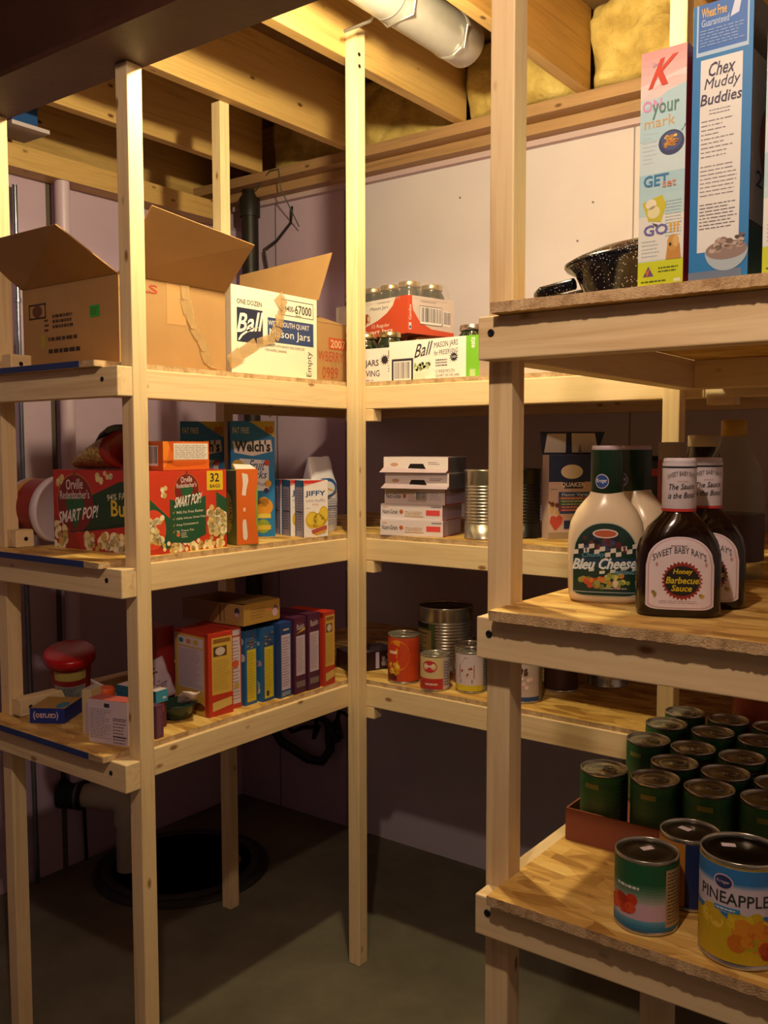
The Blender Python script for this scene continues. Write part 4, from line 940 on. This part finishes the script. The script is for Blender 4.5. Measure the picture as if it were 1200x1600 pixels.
def quak(A):
    A.rect(0, 0, 1, 1, '#c4a8a0', 0); A.rect(0, .68, 1, 1, '#16264e', 1)
    A.ell(.42, .80, .20, .085, '#d8c8b0', 2); A.poly([(.28, .60), (.62, .60), (.66, .70), (.24, .70)], '#18203c', 3)
    A.text('QUAKER', .22, .61, .66, .675, '#e0d4cc', 4, bold=.04); A.lines(.04, .585, .18, .60, 1, '#4a7a6a', 3, .5, .2)
    A.rect(.18, .30, .75, .56, '#2a4a82', 2); A.text('Flavor Variety', .24, .50, .80, .545, '#c8d0dc', 3, bold=.02)
    for i, c in enumerate(('#a85a3a', '#4a7a4a', '#3a6a42', '#8a3a3a', '#a83040')): A.rect(.2, .47-.035*i, .74, .5-.035*i, c, 3); A.lines(.24, .475-.035*i, .66, .493-.035*i, 1, '#d8c8b8', 4, .5, .2)
    A.poly([(.12, .10), (.02, .2), (.04, .27), (.10, .28), (.14, .26), (.2, .29), (.26, .25), (.24, .18)], '#b84438', 3); A.blobs(.0, .3, .16, .44, 10, .04, ['#6a3a28', '#a8684a', '#c8a070'], 2); A.rect(.28, .12, .5, .22, '#1c2c58', 3); A.rect(0, 0, 1, .08, '#a08a70', 2)
qb = carton('oatmeal_box', 'blue and cream oatmeal box with its top flap standing open, behind the white dressing bottle', 'box', (.515, .190, Zm), 48, .150, .045, .218, '#c0a49c', quak, open_top=True)
g = G(); g.slab([(-.002, .044, .218), (.15, .044, .218), (.168, .035, .278), (-.012, .035, .278)], .0015, M('#14203e', .6))
A = Art(.17, .06); A.poly([(.06, .08), (.40, .08), (.385, .93), (.09, .93)], '#cbbcae', 1); A.poly([(.50, .08), (.92, .08), (.84, .95), (.47, .95)], '#cbbcae', 1); A.poly([(.6, .05), (.68, .05), (.64, .2), (.62, .5), (.60, .25)], '#8a6a5a', 2)
A.emit(g, lambda u, v, e: (-.009+u*.176, .0420-.0016-e-.009*v, .219+v*.058)); g.build('open_flap', qb)
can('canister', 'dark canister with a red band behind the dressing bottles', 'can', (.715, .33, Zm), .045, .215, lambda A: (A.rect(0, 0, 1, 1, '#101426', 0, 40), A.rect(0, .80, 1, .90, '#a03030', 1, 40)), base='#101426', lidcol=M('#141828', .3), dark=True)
gj = root('glass_jug', (1.125, -.33, Qm)); tag(gj, 'clear plastic jug with a yellow cap in shadow behind the sauce bottles', 'jug')
g = G(); g.loft([sell(a, b, z, 3.2) for z, a, b in ((0, .045, .04), (.006, .05, .045), (.14, .05, .045), (.19, .043, .04), (.225, .024, .024), (.245, .018, .018))], JUGP); g.build('jug_body', gj)
g = G(); g.lathe([(.020, .243), (.0215, .244), (.0215, .268), (.019, .27)], '#b08a20', 28); g.build('cap', gj)
g = G(); g.loft([sell(.0505, .0455, z, 3.2) for z in (.03, .11)], '#4a3034', cap=False); g.build('label', gj)
lj = root('lidded_jar', (1.00, -.10, Qm)); tag(lj, 'jar with a pale lid in deep shadow right of the back right post', 'jar')
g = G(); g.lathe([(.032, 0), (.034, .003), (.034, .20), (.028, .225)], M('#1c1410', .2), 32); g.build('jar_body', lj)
g = G(); g.lathe([(.029, .225), (.030, .226), (.030, .246), (.028, .248)], '#a8987c', 32); g.build('lid', lj)
carton('tan_carton', 'plain tan carton with a red side right behind the sauce bottle necks', 'box', (1.105, -.54, Qm), 60, .012, .052, .232, '#8c7868', lambda A: A.rect(0, 0, 1, .9, '#9a3038', 0), lambda A: (A.rect(0, 0, 1, 1, '#8c7a6a', 0), A.rect(0, 0, .16, .88, '#98303a', 1)))

# ================================================================ BACK RUN, LOW SHELF
def bush(A): A.rect(0, 0, 1, 1, '#c0441c', 0, 48); A.grad(.05, .95, '#c8481c', '#b83c18', 3, .5, .62, .80, 10); A.ell(.50, .60, .13, .36, '#d88a20', 1); A.ell(.47, .66, .07, .2, '#c8301c', 2); A.lines(.41, .60, .52, .74, 1, '#f0d8c0', 3, .5, .2); A.blobs(.40, .18, .52, .44, 16, .02, ['#d8a028', '#c88a1c', '#e8c050'], 2); A.rect(.38, .02, .50, .24, '#5a1818', 1.5, 6)
can('bean_can', 'orange baked bean can at the left of the low back shelf', 'can', (.124, .095, Zl), .0445, .135, bush, rot=10, base='#c0441c', group='cans on the low back shelf')
can('large_tin_can', 'large steel can with a green and tan label behind the small cans, low back shelf', 'can', (.140, .285, Zl), .081, .19, lambda A: (A.rect(.0, 0, .50, 1, '#4f5a2c', 0, 40), A.rect(.36, .08, .52, .86, '#a08c58', 1, 16), A.rect(.38, .78, .50, .80, '#2a2418', 2, 8), A.lines(.38, .15, .50, .74, 10, '#4a4028', 2, .3), A.rect(.0, .9, .5, 1, '#1c2014', 1, 40)), rot=-5, base='#4f5a2c', group='cans on the low back shelf', lab1=.76, lab0=.03, ribs=12, lidcol=M('#121212', .3))
o = [c for c in bpy.data.objects if c.name.startswith('paper_label')][-1]
# the printed label only wraps the left half of the can, bare ribs show on the right
me = o.data; bm = bmesh.new(); bm.from_mesh(me)
bmesh.ops.delete(bm, geom=[f for f in bm.faces if (lambda a: -72 < a < 175)(math.degrees(math.atan2(f.calc_center_median().y, f.calc_center_median().x)))], context='FACES'); bm.to_mesh(me); bm.free()
def milk(A): A.rect(0, .0, 1, 1, '#d0b888', 0, 48); A.rect(0, .0, 1, .34, '#b8302c', 1, 48); A.ell(.47, .72, .085, .19, '#c03034', 2); A.lines(.42, .66, .53, .80, 1, '#e8d0c8', 3, .5, .2); A.lines(.42, .10, .58, .22, 1, '#e0c8b8', 3, .5, .2); A.rect(.62, 0, .74, 1, '#b8aab0', 2, 8); A.lines(.63, .1, .73, .9, 9, '#6a5c6c', 3)
can('small_milk_can', 'short red and cream milk can in front of the large steel can', 'can', (.237, .082, Zl), .0400, .096, milk, rot=22, base='#d0b888', tab=True, group='cans on the low back shelf')
can('small_milk_can', 'short red and cream milk can half hidden between its twin and the yellow can', 'can', (.278, .190, Zl), .0400, .110, milk, rot=40, base='#d0b888', tab=True, group='cans on the low back shelf')
def yel(A): A.rect(0, 0, 1, 1, '#c9b8c0', 0, 48); A.rect(0, 0, 1, .16, '#c8b428', 1, 48); A.rect(.40, .35, .56, .72, '#b08a40', 2); A.frame(.40, .35, .56, .72, '#2a2a4a', 3, .006); A.blobs(.43, .4, .53, .65, 10, .012, ['#b83c20', '#d8c8a0', '#8a3a1c'], 3); A.poly([(.38, .6), (.46, .92), (.5, .92), (.42, .76)], '#6a8a3a', 2); A.rect(.41, .22, .54, .32, '#2a3a8a', 3); A.rect(.66, 0, .8, 1, '#8c94a0', 2, 8); A.lines(.67, .1, .79, .9, 10, '#4a5060', 3)
can('tuna_spread_can', 'short white and yellow can just left of the foreground post, low back shelf', 'can', (.326, .122, Zl), .0412, .110, yel, rot=22, base='#c9b8c0', group='cans on the low back shelf')
def wb_(A): A.rect(0, 0, 1, 1, '#b8a8a0', 0, 48); A.rect(0, 0, 1, .10, '#1c4484', 1, 48); A.blobs(.46, .3, .6, .6, 10, .02, ['#c86a3a', '#d8b8b0', '#e8c8c0'], 2); A.blobs(.48, .66, .58, .82, 8, .018, ['#3a241c', '#5a3428'], 2); A.rect(.68, 0, .84, 1, '#7a7a6c', 2, 8)
can('short_can', 'white can with a blue foot just right of the foreground post, low back shelf', 'can', (.478, .125, Zl), .050, .115, wb_, rot=20, base='#b8a8a0', group='cans on the low back shelf')
can('short_can', 'dark brown can in shadow behind the blue footed can', 'can', (.515, .275, Zl), .045, .10, lambda A: A.rect(0, 0, 1, 1, '#3a1c18', 0, 48), base='#3a1c18', group='cans on the low back shelf')
can('short_can', 'wide low bare tin at the back right of the low back shelf', 'can', (.590, .400, Zl), .058, .075, group='cans on the low back shelf')
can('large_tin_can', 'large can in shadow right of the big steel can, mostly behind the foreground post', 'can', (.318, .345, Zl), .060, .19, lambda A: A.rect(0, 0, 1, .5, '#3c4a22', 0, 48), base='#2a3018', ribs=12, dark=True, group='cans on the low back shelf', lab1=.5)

# ================================================================ RIGHT RUN, TOP SHELF
rp = root('roasting_pan', (1.078, -.475, Qt), 0); tag(rp, 'oval dark speckled enamel roasting pan with lid, top shelf right of the foreground post', 'roasting pan')
g = G(); g.loft([sell(a, b, z, 2.2) for z, a, b in ((0, .118, .085), (.008, .130, .093), (.092, .175, .112), (.100, .190, .125), (.104, .190, .125))], ENAM); g.build('pan_body', rp)
g = G(); g.loft([sell(a, b, z, 2.2) for z, a, b in ((.1045, .193, .128), (.108, .193, .128), (.116, .178, .117), (.128, .145, .096), (.138, .09, .06), (.142, .03, .03))], ENAM); g.build('lid', rp)
g = G(); g.tube([(-.165, -.045, .078), (-.225, -.045, .070), (-.238, -.03, .069), (-.238, .03, .069), (-.225, .045, .070), (-.165, .045, .078)], .010, ENAM, 12); g.build('handle', rp)
g = G(); g.tube([(-.03, 0, .140), (-.028, 0, .160), (0, 0, .168), (.028, 0, .160), (.03, 0, .140)], .005, ENAM, 12); g.build('lid_handle', rp)
def spk(A):
    A.rect(0, 0, 1, 1, '#c9dfe6', 0); A.grad(.80, 1, '#e6d6d4', '#e2a8a4', 6, .5); A.poly([(0, .62), (1, .62), (1, .84), (.6, .82), (0, .75)], '#b4d8e2', .7); A.poly([(0, .80), (.35, .85), (.7, .875), (1, .87), (1, .9), (0, .86)], '#e8dcdc', .8)
    A.grad(.30, .48, '#b8d8dc', '#a8d0dc', 4, .6); A.rect(0, .11, 1, .30, '#dfe2dc', .6); A.rect(0, 0, 1, .105, '#c8d21c', 1)
    A.text('Special', .26, .925, .50, .95, '#b08ab8', 2, shear=.2)
    A.text('K', .30, .845, .74, .965, '#d8482c', 3, bold=.05, shear=.45, tilt=.1)
    A.text('ON', .05, .745, .48, .795, '#e09ac8', 2, bold=.045); A.text('your', .27, .71, .86, .775, '#5a8a7c', 3, bold=.02); A.text('mark', .10, .675, .78, .72, '#d8a860', 2, bold=0)
    A.ell(.70, .60, .28, .052, '#34406c', 2, 28); A.ell(.70, .606, .22, .04, '#4a5684', 2.4); A.blobs(.58, .585, .82, .63, 26, .05, ['#d8a848', '#c8883a', '#e8c878', '#b87830'], 3, .8); A.poly([(.90, .64), (.93, .64), (1, .67), (1, .66)], '#3a4038', 2)
    A.text('GET', .10, .425, .66, .475, '#3e80b0', 3, bold=.045); A.text('set', .52, .415, .82, .445, '#d09078', 4, bold=.03)
    A.poly([(.08, .36), (.52, .385), (.62, .34), (.50, .27), (.22, .28)], '#c8c030', 2); A.ell(.28, .35, .12, .022, '#e8e2c8', 3); A.ell(.34, .315, .14, .028, '#e0dca8', 3); A.poly([(.3, .27), (.44, .26), (.40, .25)], '#4a4a4a', 3); A.lines(.60, .2, .96, .36, 12, '#9ab8c4', 2, .3, .1)
    A.text('GO', .12, .215, .66, .262, '#6a66a8', 3, bold=.05); A.text('!!!', .70, .22, .90, .262, '#e0a828', 3, bold=.05)
    A.lines(.08, .52, .44, .66, 8, '#b8c8d4', 1, .25, .5); A.lines(.08, .12, .5, .2, 5, '#b0c0c8', 2, .3, .3)
    A.ell(.78, .175, .13, .035, '#c8964a', 3); A.poly([(.62, .105), (.66, .17), (.92, .17), (.96, .105)], '#c08a40', 2.8); A.ell(.72, .168, .028, .008, '#2a1c14', 4); A.ell(.84, .18, .07, .025, '#d8b070', 3.4)
    A.poly([(.12, .04), (.24, .085), (.36, .04)], '#6a4a7a', 2); A.poly([(.18, .06), (.28, .075), (.22, .035)], '#c86a3a', 3); A.lines(.46, .05, .92, .08, 2, '#5a6a10', 2); A.lines(.08, .01, .66, .025, 1, '#4a5a10', 2); A.rect(.8, .008, .95, .022, '#e0e0c0', 2)
cb1 = carton('cereal_box', 'narrow pale blue cereal box with a large red letter, right of the roasting pan', 'cereal box', (1.214, -.865, Qt), 88, .19, .056, .276, '#c9dfe6', lambda A: A.rect(0, 0, 1, 1, '#c83848', 0), spk)
def chex(A):
    A.rect(0, 0, 1, 1, '#1878bc', 0); A.rect(.14, .1, .84, .80, '#dfe0de', 1)
    A.rect(.06, .815, .93, 1.0, '#a8c8e4', 1); A.rect(.09, .83, .90, 1.0, '#2c68b8', 1.5)
    A.text('Wheat Free', .14, .95, .56, .985, '#d8b040', 3, bold=.04); A.text('Guaranteed', .14, .918, .60, .945, '#a8c0e0', 3, bold=.03); A.lines(.12, .845, .86, .91, 6, '#86a4cc', 3, .35, .15); A.poly([(.62, .93), (.70, .995), (.80, .985), (.76, .94)], '#c8d4ec', 2)
    A.text('Chex', .28, .735, .72, .785, '#3a3054', 3, bold=.02, shear=.2); A.text('Muddy', .22, .68, .80, .73, '#3a3054', 3, bold=0, shear=.2); A.text('Buddies', .16, .635, .84, .675, '#3a3054', 3, bold=.02, shear=.15)
    A.lines(.3, .595, .66, .62, 2, '#8a8490', 2, .3); A.lines(.17, .44, .8, .585, 9, '#8a8490', 2, .25, .55); A.lines(.17, .30, .82, .42, 8, '#8a8490', 2, .25, .2); A.lines(.17, .18, .82, .28, 8, '#6a6470', 2, .3, .25)
    A.ell(.64, .10, .36, .075, '#a8b8c4', 3, 30, 180, 360); A.ell(.64, .10, .35, .035, '#8c7a74', 3.2); A.blobs(.40, .095, .90, .15, 34, .06, ['#8a7266', '#a89084', '#6a564c', '#bca89c'], 3.6, .7); A.rect(.0, .0, .9, .03, '#6a7a94', 2)
def chexs(A):
    A.rect(0, 0, 1, 1, '#4a4c58', 0); A.rect(0, .2, .5, .80, '#c4bcc0', 1); A.ell(.38, .5, .22, .16, '#a82c24', 2); A.text('2', .1, .33, .22, .39, '#2a2a34', 3, bold=.03); A.rect(0, 0, .9, .18, '#24505c', 1)
cb2 = carton('cereal_box', 'tallest cereal box, blue with a white recipe panel and a bowl picture', 'cereal box', (1.289, -.868, Qt), 88, .19, .068, .312, '#1878bc', chexs, chex)
cb3 = carton('cereal_box', 'pink topped cereal box cut off by the right edge of the view', 'cereal box', (1.360, -.868, Qt), 88, .19, .056, .276, '#c9dfe6', lambda A: A.rect(0, 0, 1, 1, '#c83848', 0), spk)

# ================================================================ RIGHT RUN, MIDDLE SHELF
def bottle(name, label, loc, rot, prof, body, neck, group, artfn, sleeve, sleeve_art, zr, w, capcol, n=3.2):
    b = root(name, loc, rot); tag(b, label, 'bottle', group)
    g = G(); g.loft([sell(a, d, z, nn, 56) for z, a, d, nn in prof], body); g.build('bottle_body', b)
    # label wraps the front face
    def hwhd(z):
        for i in range(len(prof)-1):
            if prof[i][0] <= z <= prof[i+1][0]:
                t = (z-prof[i][0])/(prof[i+1][0]-prof[i][0]); return [prof[i][k]+(prof[i+1][k]-prof[i][k])*t for k in (1, 2, 3)]
        return prof[-1][1:]
    z0, z1 = zr
    def fn(u, v, e):
        z = z0+(z1-z0)*v; a, d, nn = hwhd(z); x = (u-.5)*w; t = min(.98, abs(x)/a)
        return (x, -d*(1-t**nn)**(1/nn)-e*1.2-.0003, z)
    g = G(); A = Art(w, z1-z0); artfn(A); 
    for pts, fs, col, lay in A.L: g.add([fn(p[0], p[1], .00025*(lay+1)) for p in pts], fs, col)
    g.build('front_label', b)
    r, za, zb = neck
    g = G(); g.lathe([(r, za), (r+.0006, za+.001), (r+.0006, zb)], sleeve, 44)
    A = Art(2*PI*r, zb-za); sleeve_art(A); cylart(g, A, r+.0006, za, zb); g.build('neck_sleeve', b)
    g = G(); g.lathe([(r-.0008, zb), (r-.0004, zb+.0005), (r-.0006, zb+.005), (r-.002, zb+.0065)], capcol, 40); g.build('cap', b)
    return b
def gridded(f):
    return f
def arch(A, col, lay, k=0.0, cut=.52):
    # arch shape as narrow vertical strips so it bends round the bottle
    n = 28
    for i in range(n):
        q = []
        for u in (i/n, (i+1)/n):
            uu = k+(1-2*k)*u; x = 2*u-1
            top = cut+(1-cut-k*.6)*math.sqrt(max(0, 1-abs(x)**2.3)); bot = k*.6+.05*(abs(x)**8)
            q.append((uu, bot, top))
        (a, b0, t0), (c, b1, t1) = q; K = 12
        for s in range(K):
            A.poly([(a, b0+(t0-b0)*s/K), (c, b1+(t1-b1)*s/K), (c, b1+(t1-b1)*(s+1)/K), (a, b0+(t0-b0)*(s+1)/K)], col, lay)
def bleu(A):
    arch(A, '#b8c0b0', 0); arch(A, '#123228', 1, .022); 
    A.poly([(.05, .62), (.12, .8), (.30, .93), (.7, .93), (.88, .8), (.95, .62)], '#14304a', 1.5)
    A.blobs(.16, .64, .84, .82, 34, .05, ['#2a2438', '#5a2430', '#38426a', '#6a2c30', '#1c1c2c'], 2)
    A.ell(.5, .85, .19, .062, '#d8d0cc', 3.4); A.ell(.5, .85, .165, .046, '#b85a38', 3.7); A.lines(.38, .835, .62, .87, 1, '#e8dcd0', 3, .5, .2)
    for i in range(12):
        for j in range(2):
            if (i+j) % 2: continue
            x = .02+i*.08; y = .56+.06*j+.03*math.sin(i*.7); A.poly([(x, y), (x+.08, y+.01), (x+.08, y+.07), (x, y+.06)], '#d8d4cc', 3)
    for i in range(12):
        x = .02+i*.08; y = .335+.03*math.sin(i*.7+1)
        if i % 2: A.poly([(x, y), (x+.08, y+.01), (x+.08, y+.05), (x, y+.04)], '#d8d4cc', 3)
    A.rect(.03, .40, .97, .52, '#1c3a54', 2.5, 14)
    A.text('Chunky', .15, .515, .50, .60, '#5a94b8', 4.2, bold=.03, shear=.3, tilt=.05); A.text('Bleu Cheese', .04, .37, .98, .52, '#a8d0e4', 4.6, bold=.05, shear=.3, tilt=.04); A.text('Bleu Cheese', .03, .376, .97, .526, '#eceae8', 5.4, bold=.015, shear=.3, tilt=.04); A.text('DRESSING', .62, .31, .93, .355, '#7ab0cc', 4, bold=.03)
    A.blobs(.12, .12, .5, .27, 22, .045, ['#b8482c', '#6a7a38', '#8a9a4a', '#c87a38'], 2.6); A.blobs(.5, .13, .86, .3, 24, .045, ['#a8a850', '#c8c070', '#c8802c', '#d8c8b0', '#8a9a40'], 2.6)
    A.lines(.48, .10, .88, .13, 1, '#c8a8b8', 3, .5, .2); A.rect(.04, .055, .96, .065, '#9ab0b8', 3, 14)
def bbq(A):
    arch(A, '#d4c4cc', 0, 0, .60); arch(A, '#b07a80', 1, .035, .60); arch(A, '#d8c8d0', 1.5, .045, .60)
    A.lines(.36, .865, .64, .89, 1, '#6a5a60', 3, .5, .2)
    A.text("SWEET BABY RAY'S", .10, .66, .88, .755, '#3a3a3a', 3, bold=.015, bend=.115)
    A.burst(.53, .40, .265, .305, 30, '#8c2a20', 2.2); A.ell(.53, .40, .255, .205, '#1c1c18', 3, 36)
    A.text('Honey', .40, .475, .68, .565, '#c8b018', 4, bold=.05, shear=.2); A.text('Barbecue', .30, .36, .78, .455, '#c8b018', 4, bold=.05, shear=.2); A.text('Sauce', .38, .255, .68, .345, '#c8b018', 4, bold=.05, shear=.2)
    A.blobs(.1, .16, .16, .24, 4, .03, ['#b89a4a', '#8a7a3a'], 2); A.blobs(.8, .16, .86, .24, 4, .03, ['#b89a4a', '#8a7a3a'], 2); A.lines(.2, .08, .8, .13, 2, '#a8909c', 2, .4, .1); A.ell(.16, .62, .02, .03, '#b88a80', 2); A.ell(.88, .62, .02, .03, '#b88a80', 2)
bp = [(0, .047, .030, 3.4), (.003, .051, .033, 3.4), (.010, .0535, .035, 3.4), (.05, .0545, .036, 3.4), (.095, .0545, .036, 3.2), (.115, .0515, .035, 2.8), (.133, .043, .032, 2.4), (.146, .0325, .028, 2.1), (.154, .0255, .024, 2.0), (.162, .0225, .0225, 2.0)]
blu_sl = lambda A: (A.ell(.455, .32, .068, .16, '#c9c0cc', 1), A.ell(.455, .32, .060, .14, '#2a4a94', 2), A.text('Kroger', .405, .27, .505, .38, '#e8e4ec', 3, bold=.02))
BL1 = bottle('dressing_bottle', 'white dressing bottle with a green neck, front one, on the right middle shelf', (1.050, -.693, Qm), 21, bp, M('#e2cdae', .25), (.0228, .154, .220), 'dressing bottles', bleu, M('#12301f', .35), blu_sl, (.010, .117), .094, '#c8b4bc')
BL2 = dup(BL1, (1.058, -.603, Qm), -16, 'white dressing bottle with a green neck, rear one, half hidden by its twin')
qp = [(0, .048, .030, 3.6), (.003, .053, .034, 3.6), (.010, .0548, .0355, 3.6), (.05, .055, .036, 3.4), (.082, .0545, .036, 3.2), (.100, .050, .0345, 2.8), (.118, .0395, .0305, 2.4), (.129, .029, .026, 2.1), (.136, .0225, .0222, 2.0), (.1395, .0205, .0205, 2.0), (.150, .0200, .0200, 2)]
bq_sl = lambda A: (A.rect(0, .0, 1, .06, '#b82c28', 1, 40), A.rect(0, .90, 1, .935, '#1c1820', 1, 40), A.text("SWEET BABY RAY'S", .37, .66, .66, .76, '#4a4450', 2, bend=.08), A.text('The Sauce', .385, .46, .64, .58, '#2c2830', 2, bold=.015, shear=.2, tilt=.05), A.text('is the Boss!', .385, .28, .65, .40, '#2c2830', 2, bold=.015, shear=.2, tilt=.05), A.lines(.47, .62, .56, .64, 1, '#b87a6a', 3, .5, .2))
BQ1 = bottle('sauce_bottle', 'dark barbecue sauce bottle with a white neck wrap, front one, on the right middle shelf', (1.173, -.742, Qm), 24, qp, M('#1d0d08', .14), (.0215, .139, .203), 'barbecue sauce bottles', bbq, M('#d6cbd4', .4), bq_sl, (.011, .107), .086, '#d8ccd4')
BQ2 = dup(BQ1, (1.181, -.655, Qm), 22, 'dark barbecue sauce bottle with a white neck wrap, rear one behind its twin')

# ================================================================ RIGHT RUN, LOW SHELF
ct = carton('cardboard_tray', 'shallow brown cardboard tray holding the green vegetable cans, right low shelf', 'tray', (.962, -.632, Ql), 0, .345, .50, .052, M('#8a4a32', .7), open_top=True)
def veg(A):
    A.rect(0, 0, 1, 1, '#2f6c34', 0, 48); A.grad(.0, .9, '#96905a', '#2a6434', 9, .5, 0, 1, 48); A.rect(.44, .30, .60, .36, '#3a8ab0', 1, 6); A.rect(.40, .80, .5, .88, '#8a8a3a', 1, 6); A.rect(.66, 0, .80, .95, '#2a2c28', 1, 8); A.lines(.67, .05, .79, .92, 14, '#8a8c80', 2, .3, .2); A.blobs(.42, .04, .62, .2, 16, .02, ['#a8884a', '#8a6a3a', '#6a8a3a'], 1)
VC = can('vegetable_can', 'green vegetable can at the near left corner of the brown tray', 'can', (1.007, -.586, Ql+.0031), .0375, .112, veg, rot=10, base='#2a5a2a', tab=True, group='green vegetable cans in the brown tray')
names = {(1, 0): 'green vegetable can in the front row of the tray, second from the left', (2, 0): 'green vegetable can in the front row of the tray, third from the left', (3, 0): 'green vegetable can in the front row of the tray, rightmost and partly cut off',
 (0, 2): 'green vegetable can along the left side of the tray, second one back', (0, 3): 'green vegetable can along the left side of the tray, third one back', (0, 4): 'green vegetable can along the left side of the tray, farthest back'}
ys = [-.586, -.492, -.400, -.290, -.195]
for i in range(4):
    for j in range(5):
        if (i, j) in ((0, 0), (0, 1)): continue
        x = 1.007+.082*i if i else (1.007, 0, 1.010, 1.003, 1.006)[j]; y = ys[j]
        dup(VC, (x, y+(.006*i if j == 0 else 0), Ql+.0031), rnd.uniform(-30, 30) if j else 18+4*i, names.get((i, j), 'green vegetable can in the dark inner rows of the brown tray'))
def tom(A):
    A.rect(0, 0, 1, 1, '#1c5a34', 0, 48); A.grad(.38, .74, '#b8b0ac', '#1c5a34', 8, .5, 0, 1, 48); A.rect(0, .10, 1, .40, '#c8a8b8', .6, 48); A.grad(0, .16, '#1c6890', '#5a9ab8', 4, .9, 0, 1, 48); A.blobs(.30, .28, .43, .46, 14, .035, ['#c83a1c', '#d85428', '#a82c14'], 2); A.lines(.34, .60, .5, .68, 1, '#e0e0d8', 3, .5, .2); A.rect(.60, .06, .76, .93, '#b89a6a', 1.2, 8); A.lines(.61, .1, .75, .9, 15, '#3a3028', 2, .3, .15)
can('tomato_can', 'green and white tomato can with a pale sticker on its lid, right low shelf', 'can', (1.162, -.806, Ql), .0415, .099, tom, rot=20, base='#1c5a34', sticker=(.0, .010, 35), lidcol=M('#4a4234', .35, .8))
can('blue_can', 'dark blue can with a lid sticker between the tomato can and the brown tray', 'can', (1.188, -.712, Ql), .0405, .100, lambda A: (A.rect(0, 0, 1, 1, '#12285c', 0, 48), A.rect(.26, 0, .50, 1, '#b87a2c', 1, 14)), rot=10, base='#12285c', sticker=(-.008, .008, -25), lidcol=M('#4a4234', .35, .8))
def pine_(A):
    A.rect(0, 0, 1, 1, '#2f74b4', 0, 48); A.rect(0, .52, 1, .84, '#c8bcc8', .4, 48); A.grad(.78, .86, '#c8bcc8', '#2f74b4', 5, .6, 0, 1, 48); A.rect(0, .0, 1, .46, '#c8a81c', .5, 48); A.blobs(.3, .40, .62, .5, 20, .03, ['#d8b828', '#c8a81c', '#e0c040'], .8)
    A.text('PINEAPPLE', .30, .615, .58, .74, '#2c3432', 2, bold=.02); A.ell(.405, .84, .04, .085, '#c8b0c0', 1.5); A.ell(.405, .84, .034, .07, '#2a3464', 2); A.text('Kroger', .38, .82, .43, .86, '#e0d8e0', 3); A.rect(.37, .53, .47, .58, '#2f84bc', 2, 4); A.lines(.375, .54, .465, .57, 1, '#e0e8f0', 3, .5, .2)
    A.blobs(.46, .20, .60, .42, 16, .035, ['#c8701c', '#d88a24', '#b85a1c'], 1.2); A.ell(.53, .22, .07, .06, '#9aa81c', 2); A.blobs(.56, .10, .68, .24, 10, .03, ['#a8341c', '#b84a24'], 1.6); A.poly([(.55, .35), (.60, .62), (.68, .70), (.80, .66), (.82, .2), (.7, .2), (.62, .3)], '#3a6a24', 1.8)
can('pineapple_can', 'large yellow and blue pineapple can at the lower right corner, sticker on its lid', 'can', (1.283, -.805, Ql), .0500, .132, pine_, rot=25, base='#c8a81c', sticker=(-.014, .014, 0), lidcol=M('#241f1a', .3, .8))
orange = root('orange_tub', (1.14, -.07, Ql)); tag(orange, 'orange canister in the dark at the back of the right low shelf', 'canister')
orange.location = (1.12, -.075, Ql)
g = G(); g.lathe([(.052, 0), (.055, .004), (.055, .20), (.05, .205)], '#a84a22', 40); g.build('tub_body', orange)
g = G(); g.lathe([(.056, .19), (.0575, .192), (.0575, .215), (.054, .218)], '#8a3a1c', 40); g.build('lid', orange)
# ---------------------------------------------------------------- camera, light, view
lamp('ceiling_lamp', (.46, -.47, 2.405), (1.0, .83, .46), L1E, 'bare warm bulb under the joists beyond the beam', cord=.093)
lamp('work_lamp', (1.24, -1.72, 2.32), (1.0, .75, .55), L2E, 'bare bulb hanging between the beam and the camera', cord=.178)
lamp('fill_lamp', (1.25, -2.15, 2.30), (1.0, .74, .60), L3E, 'added fill bulb hanging unseen behind the camera', cord=.198)  # unseen bulb added as weak fill for the low right shelf
cam = bpy.data.cameras.new('camera'); co = bpy.data.objects.new('camera', cam); COL.objects.link(co)
yaw, pit, rol = R(36.7), R(3.9819), R(-.0836)
co.location = (1.5924, -1.9659, 1.4619)
fwd = Vector((-math.sin(yaw)*math.cos(pit), math.cos(yaw)*math.cos(pit), -math.sin(pit)))
rt = Vector((math.cos(yaw), math.sin(yaw), 0)); up = rt.cross(fwd)
r2 = rt*math.cos(rol)+up*math.sin(rol); u2 = up*math.cos(rol)-rt*math.sin(rol)
co.rotation_euler = Matrix((r2, u2, -fwd)).transposed().to_euler()
cam.sensor_fit = 'VERTICAL'; cam.sensor_height = 24; cam.lens = 24*1439.4/1600; cam.clip_start = .02
SC.camera = co
w = bpy.data.worlds.new('world'); w.use_nodes = True; SC.world = w
bg = w.node_tree.nodes['Background']; bg.inputs[0].default_value = (.60, .44, .46, 1); bg.inputs[1].default_value = WE
vs = SC.view_settings; vs.view_transform = 'Standard'; vs.look = 'None'; vs.gamma = 1; vs.exposure = 0; vs.use_curve_mapping = False
